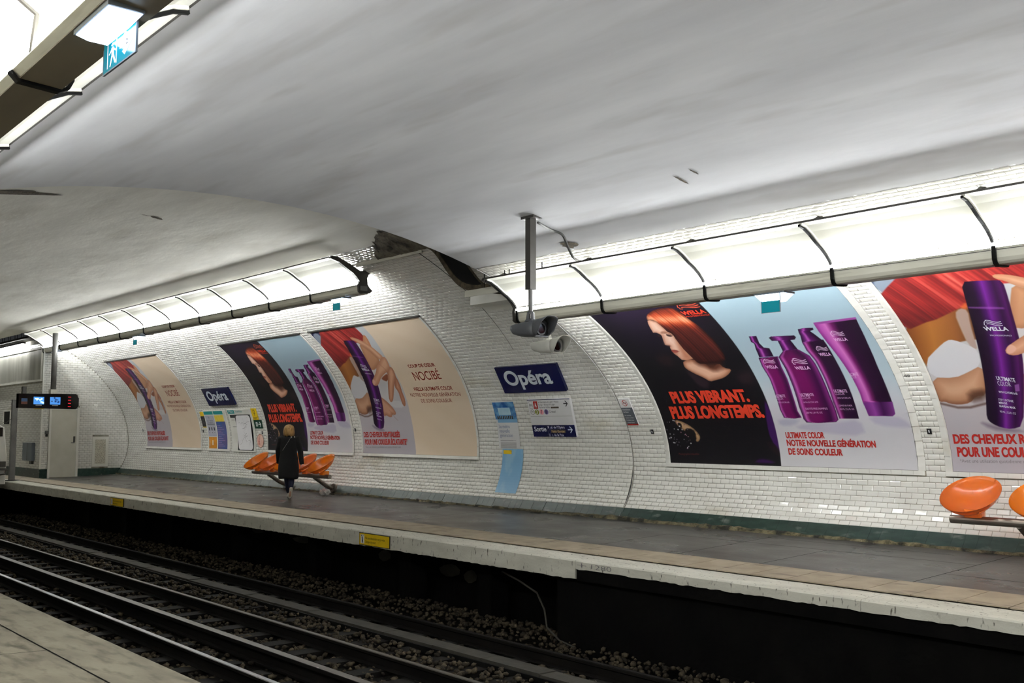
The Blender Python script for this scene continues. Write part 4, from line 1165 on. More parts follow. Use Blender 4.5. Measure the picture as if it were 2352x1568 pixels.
    for nm, key, h in (('t_W1', 'W1', .085), ('t_W2', 'W2', .11), ('t_W3', 'W3', .085), ('t_W4', 'W4', .10)):
        P = ART[nm].copy(); P[:, 1] += .075; wella_logo(cv, P, (226, 196, 226), h)
    return cv.C

def srgb2lin(c):
    c = np.clip(c / 255.0, 0, 1); return np.where(c <= .04045, c / 12.92, ((c + .055) / 1.055) ** 2.4)

def poster_sheet(k, px, art, nu, ns, umax=4.0):
    us = np.linspace(0, umax, nu + 1)
    if umax < 4: us = np.concatenate([us, np.linspace(umax, 4, 60)[1:]])
    ss = np.linspace(0, 3.0, ns + 1)
    UU, SS = np.meshgrid(us, ss, indexing='ij'); U, S = UU.ravel(), SS.ravel()
    y, z = surf(k, S, .012)
    # slightly lifted, uneven paper
    y = y - .0015 * np.sin(U * 3.1 + S * 2.3) * np.sin(S * 5.0)
    V = np.stack([U + px, y, z], -1)
    a, b = len(us), len(ss); I = np.arange(a * b).reshape(a, b)
    F = np.stack([I[:-1, :-1], I[1:, :-1], I[1:, 1:], I[:-1, 1:]], -1).reshape(-1, 4)
    me = np_mesh('sheet', V, F, M['printed'], True)
    C = srgb2lin(art(U, S)) * .86; C = np.concatenate([C, np.ones((len(C), 1))], 1).astype(np.float32)
    at = me.color_attributes.new('print', 'FLOAT_COLOR', 'POINT'); at.data.foreach_set('color', C.ravel())
    return me

def L_(key, txt, h=None, dx=0, bold=None):
    a, b, c = ART['t_' + key]
    hh = h if h else abs(c[1] - a[1])
    r = [txt, a[0] + dx, a[1], b[0] + dx, b[1], hh]
    return r + [bold] if bold is not None else r

ft_me = {}
def frame_pieces(k, px, parent):
    b = FB[k]
    if k == 'R':
        # bottom row of bevelled edging tiles, then the two sides
        mb = MB(); mb.box(-.073, .073, 0, .058, 0, .024); me_b = mb.mesh('edging_tile', M['tile'])
        def put(me, u, s, x0=0):
            y, z, ny, nz = [float(q) for q in tile_frames(k, s)]
            o = bpy.data.objects.new('edging_tile', me); COL.objects.link(o); o.parent = parent
            o.matrix_local = Matrix(((1, 0, 0, u), (0, nz, ny, y), (0, -ny, nz, z), (0, 0, 0, 1)))
        for i in range(28): put(me_b, -.02 + i * .1495, -.062)
        if 'side' not in ft_me:
            mb = MB(); mb.poly([(0, 0, 0), (b, 0, 0), (b, .186, 0), (0, .186, 0)])
            mb.poly([(0, 0, .016), (.012, 0, .026), (.012, .186, .026), (0, .186, .016)])
            mb.poly([(.012, 0, .026), (b, 0, .008), (b, .186, .008), (.012, .186, .026)])
            mb.poly([(0, 0, 0), (0, 0, .016), (0, .186, .016), (0, .186, 0)]); mb.poly([(b, 0, 0), (b, 0, .008), (b, .186, .008), (b, .186, 0)])
            mb.poly([(0, 0, 0), (0, 0, .016), (.012, 0, .026), (b, 0, .008), (b, 0, 0)]); mb.poly([(0, .186, 0), (0, .186, .016), (.012, .186, .026), (b, .186, .008), (b, .186, 0)])
            ft_me['side'] = mb.mesh('edging_tile', M['tile'])
            mb2 = MB(); mb2.v = [(-x, y, z) for x, y, z in mb.v]; mb2.f = mb.f
            ft_me['side2'] = mb2.mesh('edging_tile', M['tile'])
        for i in range(16):
            put(ft_me['side'], 4.004, i * .1885 - .005); put(ft_me['side2'], -.004, i * .1885 - .005)
        mb = MB()
    else:
        mb = MB()
        for u0, u1 in ((-b, -.004), (4.004, 4 + b)):
            for i in range(16):
                s0, s1 = i * 3.0 / 16, (i + 1) * 3.0 / 16 - .003
                pts = []
                for u, s, o in ((u0, s0, .004), (u1, s0, .004), (u1, s1, .004), (u0, s1, .004), (u0, s0, .02), (u1, s0, .02), (u1, s1, .02), (u0, s1, .02)): pts.append(P3(k, u, s, o))
                n = len(mb.v); mb.v += pts
                for q in ((4, 5, 6, 7), (0, 1, 5, 4), (1, 2, 6, 5), (2, 3, 7, 6), (3, 0, 4, 7)): mb.f.append(tuple(n + i for i in q))
        for i in range(28):
            u0 = -b + i * (4 + 2 * b) / 28; u1 = u0 + (4 + 2 * b) / 28 - .003
            n = len(mb.v); mb.v += [P3(k, u, s, o) for u, s, o in ((u0, -.065, .0), (u1, -.065, .0), (u1, -.004, .0), (u0, -.004, .0), (u0, -.065, .045), (u1, -.065, .045), (u1, -.004, .028), (u0, -.004, .028))]
            for q in ((4, 5, 6, 7), (0, 1, 5, 4), (1, 2, 6, 5), (2, 3, 7, 6), (3, 0, 4, 7)): mb.f.append(tuple(n + i for i in q))
        mb.build('edging', M['tile'], parent, kind='stuff')
        mb = MB()
    # dark top rail
    n = len(mb.v); mb.v += [P3(k, u, s, o) for u, s, o in ((-b, 3.0, 0), (4 + b, 3.0, 0), (4 + b, 3.03, 0), (-b, 3.03, 0), (-b, 3.0, .022), (4 + b, 3.0, .022), (4 + b, 3.03, .022), (-b, 3.03, .022))]
    for q in ((4, 5, 6, 7), (0, 1, 5, 4), (1, 2, 6, 5), (2, 3, 7, 6), (3, 0, 4, 7)): mb.f.append(tuple(n + i for i in q))
    mb.build('top_rail', M['darkmetal'], parent)
    # board behind the sheet
    V, F = vault_strip(k, -.004, 4.004, -.01, 3.005, .008, 24)
    plain('backing_board', V, F, M['greymetal'], None, parent=parent)

LAB = {0: 'cosmetics poster with hand and purple tube, furthest along the wall by the service door',
       1: 'two-part hair care poster behind the walking woman and the orange seats',
       2: 'cosmetics poster with a beige text half, beside the narrow blue strip notice',
       3: 'large two-part hair care poster with red-haired portrait, between two tiled bands under the lit trough',
       4: 'large cosmetics poster above the pair of orange seats at the near end'}
RES = {0: (130, 200, 4.0), 1: (220, 280, 4.0), 2: (290, 340, 4.0), 3: (560, 450, 4.0), 4: (380, 520, 1.75)}
for i, (k, px, a) in enumerate(POSTERS):
    root = empty('poster', (px, 0, 0), LAB[i], 'poster', 'billboard posters on the far wall')
    me = poster_sheet(k, 0.0, art_n if a == 'n' else art_k, *RES[i])
    link('printed_sheet', me, root)
    place = lambda u, s, k=k: P3(k, u, s, .0145)
    frame_pieces(k, 0.0, root)
    if a == 'n':
        lettering([L_('COUP', 'COUP DE CŒUR', bold=.034), L_('NOCIBE', 'NOCIBÉ', bold=.006), L_('WUC', 'WELLA ULTIMATE COLOR', bold=.024),
                   L_('NOTRE', 'NOTRE NOUVELLE GÉNÉRATION', bold=.004), L_('SOINS', 'DE SOINS COULEUR', bold=.004)], place, 'brown_lettering', M['brownred'], root)
        lettering([L_('DES', 'DES CHEVEUX REVITALISÉS', .118, bold=.035), L_('POUR', 'POUR UNE COULEUR ÉCLATANTE*', .118, bold=.035)], place, 'red_lettering', M['red'], root, fat=.018)
        lettering([L_('bW', 'WELLA', .062, bold=.03)] + [['PROFESSIONALS', .9, 1.785, 1.125, 1.76, .02], ['ULTIMATE', .76, 1.155, .955, 1.115, .055, .02], ['COLOR', .752, 1.085, .89, 1.062, .055, -.01], ['WITH GLYCINE & B5', .73, .985, .93, .952, .026, .012],
                   ['STEP 2 INTENSE', .70, .885, .86, .855, .027], ['MIRACLE', .695, .842, .785, .832, .027, .02], ['LEAVE-IN MASK', .69, .80, .865, .77, .027, .02], ['95 ML | 3.2 FL OZ', .68, .73, .85, .70, .024]], place, 'label_lettering', M['letterwhite'], root)
        lettering([L_('tiny', '*Avec une utilisation quotidienne de la routine Ultimate Color', .04)], place, 'small_print', M['inkgrey'], root)
        # emblem on the tube
        cvp = MB()
        for j in range(3):
            pts = [(.93 + .16 * t, 2.02 - .028 * j + .012 * math.sin(t * 6 + .6) - .035 * t) for t in np.linspace(0, 1, 9)]
            for q in range(8):
                (u0, s0), (u1, s1) = pts[q], pts[q + 1]
                cvp.poly([place(u0, s0 - .005), place(u1, s1 - .005), place(u1, s1 + .005), place(u0, s0 + .005)])
        pts = [(.945, 2.03), (.915, 2.005), (.90, 1.96), (.915, 1.945), (.905, 1.925)]
        for q in range(4):
            (u0, s0), (u1, s1) = pts[q], pts[q + 1]; cvp.poly([place(u0 - .004, s0), place(u0 + .004, s0), place(u1 + .004, s1), place(u1 - .004, s1)])
        cvp.build('wave_emblem', M['letterwhite'], root)
    else:
        lettering([L_('PV', 'PLUS VIBRANT.', .21, bold=.042), L_('PL', 'PLUS LONGTEMPS.', .21, bold=.042), ['WELLA', 1.58, 2.625, 1.97, 2.622, .085, .03], ['PROFESSIONALS', 1.60, 2.575, 1.985, 2.572, .03]], place, 'vermilion_lettering', M['vermil'], root, fat=.022)
        lettering([L_('UC', 'ULTIMATE COLOR', .088, bold=.035), L_('NNG', 'NOTRE NOUVELLE GÉNÉRATION', .090, bold=.035), L_('DSC', 'DE SOINS COULEUR', .090, bold=.035)], place, 'red_lettering', M['red'], root, fat=.016)
        lettering([L_('photo', 'Photographie retouchée', .03)], place, 'small_print', M['inkdim'], root)
        if i == 3 or i == 1:
            ls = [L_('W%d' % j, 'WELLA', .055, bold=.03) for j in (1, 2, 3, 4)] + [L_('U%d' % j, 'ULTIMATE', .045, bold=.02) for j in (1, 2, 3, 4)] + [L_('C%d' % j, 'COLOR', .045, bold=-.01) for j in (1, 2, 3, 4)]
            ls += [L_('G1', 'WITH GLYCINE & B5', .022), L_('G2', 'WITH GLYCINE & B5', .022), L_('G3', 'WITH GLYCINE & B5', .022), L_('S2', 'SULFATE-FREE SHAMPOO', .028), L_('L2', '250 ML | 8.4 FL OZ', .024), L_('S3', 'LEAVE-IN MASK', .024), L_('L3', '95 ML | 3.2 FL OZ', .024)]
            lettering(ls, place, 'label_lettering', M['inkpink'], root)
# shared wall number marks
lettering([['08', -6.47, s_of_z('R', 2.16), -6.40, s_of_z('R', 2.16), .035]], lambda u, s: P3('R', u, s, .011), 'painted_mark', M['inkblack'], wall_far)

# ------------------------------------------------------------------ light fittings
MODW = 1.66
def prof_pts(dz, dy=0, m=False, pts=()):
    out = [(y + dy, z + dz) for y, z in pts]
    if m: out = [(2 * -3.01 - y, z) for y, z in out]
    return out
PANEL = [(.42, 3.60), (.50, 3.585), (.60, 3.535), (.71, 3.465), (.81, 3.41), (.89, 3.355), (.95, 3.30), (.982, 3.262)]
TROUGH = [(.972, 3.185), (.980, 3.17), (.985, 3.09), (.998, 3.055), (1.03, 3.035), (1.20, 3.045), (1.235, 3.075), (1.22, 3.10), (1.15, 3.12), (1.05, 3.17), (1.03, 3.19)]
LENS = [(.972, 3.19), (.968, 3.215), (.985, 3.235), (1.02, 3.235), (1.03, 3.19)]
def thick(pts, t):
    """closed ribbon around an open profile"""
    a = []; b = []
    for i, p in enumerate(pts):
        q0 = pts[max(i - 1, 0)]; q1 = pts[min(i + 1, len(pts) - 1)]
        dy, dz = q1[0] - q0[0], q1[1] - q0[1]; L = math.hypot(dy, dz); n = (-dz / L * t, dy / L * t)
        a.append((p[0] + n[0], p[1] + n[1])); b.append((p[0] - n[0], p[1] - n[1]))
    return a + b[::-1]
protos = {}
def light_module(key, dz, m, width):
    g = lambda P: prof_pts(dz, 0, m, P)
    root = empty('light_fitting', (0, 0, 0))
    mb = MB(); pp = thick(g(PANEL), .003); mb.prism(pp, .012, width - .012); mb.build('frosted_panel', M['panel'], root, smooth=False)
    mb = MB(); mb.prism(g(TROUGH), .008, width - .008); mb.build('trough', M['fascia'], root)
    mb = MB(); mb.prism(g([(1.02, 3.028), (1.02, 3.036), (1.205, 3.046), (1.205, 3.040)]), .022, width - .022); mb.build('underside_shade', M['under'], root)  # thin dark plate added to deepen the shade on the trough bottom
    mb = MB(); mb.prism(g([(.976, 3.160), (.976, 3.166), (.99, 3.166), (.99, 3.160)]), .008, width - .008); mb.build('trough_groove', M['darkmetal'], root)
    mb = MB(); mb.prism(g(LENS), .01, width - .01); mb.build('lamp_lens', M['lens'], root)
    c = g([(1.13, 3.235)])[0]
    mb = MB(); mb.tube([(.07, c[0], c[1]), (width - .07, c[0], c[1])], .019, 8); mb.build('tube', M['tube'], root)
    # rib: thin band along the panel and a dark band round the trough
    rb = MB(); top = g([(y - .0, z - .012) for y, z in PANEL]); rb.prism(thick(top, .010), .004, .040)
    r = rb.build('rib', M['fascia'], root)
    rb = MB(); rb.prism(thick(g([(y - .010, z - .026) for y, z in PANEL]), .012), .000, .026); rb.build('rib_gasket', M['rubber'], r)
    rb = MB(); rb.prism(thick([(y, z) for y, z in g([(.962, 3.20), (.968, 3.16), (.973, 3.08), (.990, 3.042), (1.03, 3.020), (1.21, 3.032), (1.245, 3.07)])], .008), .002, .042)
    rb.build('trough_band', M['rubber'], root)
    # top rail and ceiling bracket
    rb = MB(); rb.prism(g([(.405, 3.595), (.405, 3.615), (.44, 3.615), (.44, 3.60)]), .002, width - .002); rb.build('top_rail', M['darkmetal'], root)
    br = MB(); a = g([(.52, 3.60)])[0]; b = g([(.74, 3.715)])[0]; c2 = g([(1.16, 3.12), (1.14, 3.36), (1.30, 3.47)])
    br.tube([(.03, a[0], a[1]), (.05, b[0], b[1])], .012, 6); br.tube([(.09, a[0], a[1] - .01), (.05, b[0], b[1])], .006, 5)
    br.box(.02, .09, min(b[0] - .03, b[0] + .03), max(b[0] - .03, b[0] + .03), b[1] - .03, b[1])
    br.tube([(.03, c2[0][0], c2[0][1]), (.03, c2[1][0], c2[1][1]), (.03, c2[2][0], c2[2][1])], .014, 6)
    br.build('bracket', M['darkmetal'], root)
    return root
def row(key, dz, m, x0, n, width, labelf, group):
    p = light_module(key, dz, m, width)
    for i in range(n):
        o = p if i == 0 else copy_tree(p)
        o.location = (x0 + i * width, 0, 0)
        tag(o, labelf(i), 'light', group)
    return p
row('R', 0, False, -11.12, 13, 1.69, lambda i: 'curved frosted light fitting over the large posters, %s from the surveillance cameras' % ORD[i], 'light fittings of the lower vault')
row('L', .85, False, -15.39 - 11 * MODW, 11, MODW, lambda i: 'curved frosted light fitting of the far row, %s from the dark end' % ORD[i], 'light fittings of the far row')
row('N', .05, True, -10.02, 13, 1.67, lambda i: 'curved frosted light fitting over the near platform, %s from the vault step' % ORD[i], 'light fittings over the near platform')

# end caps (flared castings closing each row)
ENDCAP = [(.40, 3.58), (.43, 3.625), (.55, 3.62), (.80, 3.52), (1.0, 3.42), (1.20, 3.46), (1.38, 3.50), (1.38, 3.45), (1.24, 3.41), (1.17, 3.37), (1.14, 3.30), (1.15, 3.20), (1.19, 3.14), (1.25, 3.09), (1.20, 3.05), (1.03, 3.03), (.98, 3.06), (.97, 3.19), (.985, 3.24), (.93, 3.31), (.86, 3.37), (.70, 3.46), (.58, 3.53)]
def end_cap(x0, x1, dz, label, m=False):
    r = empty('light_end_cap', (x0, 0, 0), label, 'end cap')
    mb = MB(); mb.prism(prof_pts(dz, 0, m, ENDCAP), 0, x1 - x0); mb.build('casting', M['darkmetal'], r)
    mb = MB(); mb.prism(prof_pts(dz, 0, m, [(1.0, 3.08), (1.0, 3.16), (1.14, 3.16), (1.14, 3.08)]), -.01 if x1 > x0 else .01, x1 - x0 + .012); mb.build('end_box', M['greymetal'], r)
    return r
end_cap(-15.385, -15.33, .85, 'dark flared end cap of the far light row beside the cable tray')
end_cap(-11.20, -11.14, 0, 'dark flared end cap of the lower light row next to the surveillance cameras')
# stray lamp bracket poking out beyond the far end cap
o = empty('lamp_bracket', (-15.2, 1.2, 4.27), 'short dark bracket with a small bare lamp poking out beyond the far end cap', 'bracket')
mb = MB(); mb.box(-.15, .25, -.02, .16, -.02, .02); mb.box(.05, .18, .0, .14, .02, .09); mb.build('bracket_arm', M['greymetal'], o)
mb = MB(); mb.tube([(-.12, .04, .07), (.0, .06, .08)], .02); mb.build('bulb', M['lens'], o)

# ------------------------------------------------------------------ emergency lamps with hanging teal plates
def exit_lamp(x, y, z, label, detailed=False, w=.40, pw=.235, ph=.125, px=.03, hy=.10, zt=-.10, side=-1, drop=.10):
    r = empty('emergency_lamp', (x, y, z), label, 'sign', 'emergency lamps with teal plates')
    mb = MB(); mb.box(-w / 2, w / 2, -hy, hy, -.02, .0); mb.build('lamp_base', M['bluegrey'], r)
    mb = MB(); n = 0
    t = [(-w / 2 + .01, -hy + .005), (w / 2 - .01, -hy + .005), (w / 2 - .01, hy - .005), (-w / 2 + .01, hy - .005)]; b = [(-w / 2 + .08, -hy * .55), (w / 2 - .08, -hy * .55), (w / 2 - .08, hy * .55), (-w / 2 + .08, hy * .55)]
    mb.loft([[(p[0], p[1], -.021) for p in t], [(p[0], p[1], -drop) for p in b]], True, True); mb.build('lens', M['exitlens'], r)
    # plate hangs in the plane of the track axis, at the rear long side
    yp = side * (hy + .006)
    mb = MB(); mb.box(px - pw / 2, px + pw / 2, yp - .003, yp + .003, zt - ph, zt); p = mb.build('glass_plate', M['teal'], r)
    mb = MB(); x0, x1 = px - pw / 2, px + pw / 2
    mb.box(x0 - .005, x0, yp - .004, yp + .004, zt - ph, -.03); mb.box(x1, x1 + .007, yp - .004, yp + .004, zt - ph, .0); mb.box(x0 - .005, x1 + .007, yp - .004, yp + .004, zt - ph - .005, zt - ph); mb.build('plate_edge', M['bluegrey'], p, kind='stuff')
    if detailed:
        q = MB(); 
        for yy in (yp - .0035, yp + .0035):
            f = lambda u, v: (x0 + pw * u, yy, zt - ph + ph * v)
            for A in ([(.12, .08), (.12, .9), (.15, .9), (.15, .08)], [(.40, .08), (.40, .9), (.43, .9), (.43, .08)], [(.15, .86), (.15, .9), (.40, .9), (.40, .86)],
                [(.24, .74), (.30, .80), (.34, .74), (.28, .68)], [(.25, .66), (.33, .66), (.34, .42), (.26, .42)], [(.26, .42), (.31, .42), (.24, .10), (.20, .10)], [(.29, .42), (.34, .42), (.40, .14), (.36, .12)], [(.33, .62), (.42, .50), (.40, .47), (.32, .56)], [(.25, .62), (.17, .50), (.19, .47), (.27, .56)],
                [(.52, .42), (.76, .42), (.76, .58), (.52, .58)], [(.68, .86), (.94, .5), (.76, .5), (.60, .72)], [(.94, .5), (.68, .14), (.60, .28), (.76, .5)]): q.poly([f(*p_) for p_ in A])
        q.build('pictogram', M['inkwhite'], p, kind='stuff')
    return r
exit_lamp(-6.84, 1.09, 3.028, 'lit emergency lamp with teal plate in front of the large portrait poster')
exit_lamp(-16.12, 1.09, 3.878, 'lit emergency lamp with teal plate near the far light row end cap')
exit_lamp(-25.93, 1.09, 3.878, 'lit emergency lamp with teal plate in the middle of the far light row')
exit_lamp(-32.6, 1.09, 3.878, 'lit emergency lamp with teal plate by the steel display pole')
r = exit_lamp(-4.02, -7.15, 3.09, 'large bright emergency lamp with exit pictogram plate over the near platform', True, w=.40, pw=.36, ph=.135, px=-.085, hy=.07, zt=-.0, side=1, drop=.06)

# ------------------------------------------------------------------ S-shaped cable tray and hanger rods
def tray_path(x):
    pts = [(-16.2, 4.40), (-13.45, 4.46), (-13.2, 4.44), (-13.0, 4.33), (-12.8, 4.12), (-12.62, 3.93), (-12.42, 3.76), (-12.2, 3.66), (-11.95, 3.61), (-9.0, 3.60)]
    return float(np.interp(x, [p[0] for p in pts], [p[1] for p in pts]))
tr = empty('cable_tray', (0, 0, 0), 'long dark cable tray sweeping down in an S between the two light rows', 'tray')
xs = [-16.2, -15.4, -14.6, -13.8, -13.5] + list(np.linspace(-13.35, -11.9, 26)) + [-11.6, -11.2]
def zsm(x): return sum(tray_path(x + d) for d in (-.09, -.05, 0, .05, .09)) / 5
mb = MB(); mb.loft([[(x, .92, zsm(x) - .01), (x, 1.36, zsm(x) - .01), (x, 1.36, zsm(x) + .0), (x, .92, zsm(x) + .0)] for x in xs], True, True); mb.build('tray_floor', M['void'], tr)
mb = MB(); mb.loft([[(x, .90, zsm(x) - .06), (x, .92, zsm(x) - .06), (x, .92, zsm(x) + .035), (x, .90, zsm(x) + .035)] for x in xs], True, True)
mb.loft([[(x, 1.36, zsm(x) - .06), (x, 1.38, zsm(x) - .06), (x, 1.38, zsm(x) + .035), (x, 1.36, zsm(x) + .035)] for x in xs], True, True); mb.build('tray_side', M['crack'], tr)
mb = MB(); mb.box(-15.3, -13.35, .885, .90, 4.32, 4.44); mb.build('cover_strip', M['fascia'], tr)
mb = MB(); mb.box(-12.2, -11.2, .885, .90, 3.49, 3.585); mb.build('cover_strip', M['fascia'], tr)
for i, (x, y) in enumerate(((-15.25, .95), (-15.05, .95), (-14.5, .95), (-14.3, .95), (-13.65, .95), (-13.5, .95), (-11.75, .9), (-11.62, .9), (-10.95, .62), (-10.85, .62), (-10.35, .6), (-10.15, .6))):
    k = 'L' if x < XS else 'R'; zt = PR[k][0] + PR[k][1] * math.sqrt(1 - ((y - YC) / AX) ** 2); zb = zsm(x) if x < XS else 3.61
    mb = MB(); mb.tube([(x, y, zb - .02), (x, y, zt - .01)], .008, 6); mb.build('hanger_rod', M['rubber'], tr)
# white ledge below the tray
ld = MB(); ld.prism([(2.0, 3.58), (2.0, 3.74), (2.42, 3.74), (2.42, 3.46), (2.25, 3.56)], -13.50, -11.42); ld.build('ledge', M['white'], wall_far)
mb = MB(); mb.prism([(1.05, 4.35), (1.05, 4.42), (1.6, 4.1), (1.6, 4.03)], -13.55, -13.48); mb.build('ledge', M['white'], wall_far)
# broken plaster exposing masonry above the tray, and small holes
def patch(k, x0, s0, w, h, name, material, off=.02, seed=0, parent=None):
    r = random.Random(seed); n = 22; pts = []
    for i in range(n):
        a = 2 * math.pi * i / n; q = 1 + r.uniform(-.28, .22)
        pts.append(P3(k, x0 + w * math.cos(a) * q, s0 + h * math.sin(a) * q, off))
    mb = MB(); c = P3(k, x0, s0, off)
    for i in range(n): mb.poly([c, pts[i], pts[(i + 1) % n]])
    return mb.build(name, material, parent)
mb = MB(); r_ = random.Random(4)
xs_ = np.linspace(-14.6, -11.42, 50)
rows_ = []
for x in xs_:
    t0 = 4.60; t1 = float(np.interp(x, [-14.6, -14.25, -14.0, -13.5, -12.8, -11.4], [4.62, 4.93, 5.12, 5.32, 5.5, 5.7])) + r_.uniform(-.04, .05)
    rows_.append([P3('L', x + r_.uniform(-.01, .01), t0 + (t1 - t0) * j / 10, .022 + r_.uniform(-.004, .008)) for j in range(11)])
mb.loft(rows_, closed_ring=False)
mb.build('exposed_masonry', M['oldbrick'], wall_far)
def mpatch(k, x, y, w, h, seed, nm='broken_plaster'):
    # patch on the mirrored (near) half or the crown
    zc, b_, _ = PR[k]; r = random.Random(seed); n = 18; pts = []
    for i in range(n):
        a = 2 * math.pi * i / n; q = 1 + r.uniform(-.3, .25); xx = x + w * math.cos(a) * q; yy = y + h * math.sin(a) * q
        pts.append((xx, yy, zc + b_ * math.sqrt(1 - ((yy - YC) / AX) ** 2) - .022))
    mb = MB(); mb.poly(pts); return mb.build(nm, M['crack'], HOLES)
HOLES = empty('ceiling_damage'); HOLES['kind'] = 'structure'
mpatch('L', -16.48, -4.35, .16, .62, 2); mpatch('L', -17.06, -1.95, .06, .12, 4); mpatch('L', -17.05, -2.15, .015, .1, 5); mpatch('R', -9.3, .30, .12, .09, 6)
mpatch('R', -6.75, -.55, .02, .12, 7); mpatch('R', -6.5, -.66, .015, .08, 8)

# ------------------------------------------------------------------ surveillance cameras
def cctv(x, y, ztop, z, mbody, mpost, label, sleeve=None, s=1.0, rot=0):
    r = empty('surveillance_camera', (x, y, z), label, 'camera', rot=(0, 0, rot))
    mb = MB(); mb.tube([(0, 0, .16), (0, 0, ztop - z)], .028, 12); mb.build('post', mpost, r)
    if sleeve:
        mb = MB(); mb.box(-.045, .045, -.045, .045, sleeve - z, ztop - z - .02); sl = mb.build('sleeve', M['darkmetal'], r)
        mb = MB(); mb.box(-.10, .13, -.07, .07, ztop - z - .02, ztop - z + .02); mb.build('ceiling_plate', M['darkmetal'], r)
    mb = MB(); mb.tube([(0, 0, .07), (0, 0, .10), (0, 0, .18), (0, 0, .19)], [.075, .055, .045, .03], 12); mb.build('mount_cone', mbody, r)
    mb = MB(); mb.box(.03, .05, -.05, -.035, .10, .155); mb.build('screws', M['darkmetal'], r)
    # shroud: lofted hull, open and hooded at the +X end
    rings = []
    for t, w, h0, h1 in ((-.34, .015, .035, .03), (-.31, .05, -.02, .045), (-.24, .085, -.07, .055), (-.10, .105, -.105, .065), (.05, .115, -.115, .07), (.17, .115, -.115, .08)):
        rings.append([(t * s, w * c * s, ((h0 + h1) / 2 + (h1 - h0) / 2 * sn) * s) for c, sn in [(math.copysign(abs(math.cos(a)) ** .6, math.cos(a)), math.copysign(abs(math.sin(a)) ** .6, math.sin(a))) for a in [2 * math.pi * i / 16 for i in range(16)]]])
    mb = MB(); mb.loft(rings, True, True); mb.build('housing', mbody, r, smooth=True)
    hood = []
    for t, a0, zr in ((.165, -1.25, 0), (.22, -.75, .004), (.27, -.25, .010), (.32, .25, .018), (.36, .75, .026)):
        ring = []
        for i in range(15):
            a = a0 + (math.pi - 2 * a0) * i / 14
            ring.append((t * s, .118 * math.copysign(abs(math.cos(a)) ** .7, math.cos(a)) * s, (-.022 + .100 * math.copysign(abs(math.sin(a)) ** .7, math.sin(a)) + zr) * s))
        hood.append(ring)
    mb = MB(); mb.loft(hood, closed_ring=False); h = mb.build('hood', mbody, r, smooth=True)
    md = h.modifiers.new('thick', 'SOLIDIFY'); md.thickness = .006
    mb = MB(); mb.tube([(.17 * s, 0, -.025 * s), (.185 * s, 0, -.025 * s)], .075 * s, 20); mb.build('front_ring', M['cctvdark'], r)
    mb = MB(); mb.tube([(.18 * s, 0, -.025 * s), (.192 * s, 0, -.025 * s)], .055 * s, 20); mb.build('lens', M['glassblack'], r)
    mb = MB(); mb.box(.17 * s, .20 * s, -.09 * s, .09 * s, -.122 * s, -.105 * s); mb.build('lower_lip', mbody, r)
    return r
cctv(-9.12, -.5, 4.02, 2.71, M['cctvdark'], M['greymetal'], 'dark grey surveillance camera on a long post fixed to the vault', sleeve=3.16, s=1.02)
cctv(-10.81, 1.3, 3.49, 2.71, M['cctvlight'], M['fascia'], 'pale surveillance camera on a short post just below the light trough', s=1.05)
def ceil(k, y): return PR[k][0] + PR[k][1] * math.sqrt(1 - ((y - YC) / AX) ** 2)
mb = MB(); pts = [(-9.08, -.42, ceil('R', -.42) - .05), (-9.15, -.15, ceil('R', -.15) - .03), (-9.13, .02, ceil('R', .02) - .03), (-9.22, .2, ceil('R', .2) - .10), (-9.34, .42, ceil('R', .42) - .14), (-9.38, .62, ceil('R', .62) - .09), (-9.30, .74, ceil('R', .74) - .06), (-9.15, .80, ceil('R', .8) - .03)]
def cr(pts, n=5):
    out = []
    P = [Vector(p) for p in pts]; P = [P[0] * 2 - P[1]] + P + [P[-1] * 2 - P[-2]]
    for i in range(1, len(P) - 2):
        for j in range(n):
            t = j / n; a, b, c, d = P[i - 1:i + 3]
            out.append(.5 * ((2 * b) + (c - a) * t + (2 * a - 5 * b + 4 * c - d) * t * t + (3 * b - a - 3 * c + d) * t ** 3))
    out.append(P[-2]); return out
o = mb.tube(cr(pts), .016, 8).build('camera_cable', M['greymetal'], smooth=True); tag(o, 'grey cable looping from the tall camera post along the vault to the tiles', 'cable')

# ------------------------------------------------------------------ signs and notices
def flat_sign(name, k, x, z0, z1, w, label, cat, group=None, out=.03, depth=.03, mbody=None):
    """rigid flat panel: returns root and place(u,v) with u,v in metres on its face"""
    y0, y1 = float(surf(k, s_of_z(k, z0), 0)[0]), float(surf(k, s_of_z(k, z1), 0)[0])
    P0 = Vector((x, y0, z0)); up = Vector((0, y1 - y0, z1 - z0)); h = up.length; up.normalize()
    nrm = Vector((0, -up.z, up.y)); 
    r = empty(name, P0, label, cat, group)
    def pl(u, v, o=0.0): q = up * v + nrm * (out + o); return (u, q.y, q.z)
    mb = MB()
    n = len(mb.v); mb.v += [pl(u, v, o) for u, v, o in ((0, 0, -depth), (w, 0, -depth), (w, h, -depth), (0, h, -depth), (0, 0, 0), (w, 0, 0), (w, h, 0), (0, h, 0))]
    for q in ((4, 5, 6, 7), (3, 2, 1, 0), (0, 1, 5, 4), (1, 2, 6, 5), (2, 3, 7, 6), (3, 0, 4, 7)): mb.f.append(tuple(n + i for i in q))
    mb.build('panel', mbody or M['signpanel'], r)
    return r, pl, h
def rect(mb, pl, u0, v0, u1, v1, o=.001):
    mb.poly([pl(u0, v0, o), pl(u1, v0, o), pl(u1, v1, o), pl(u0, v1, o)])
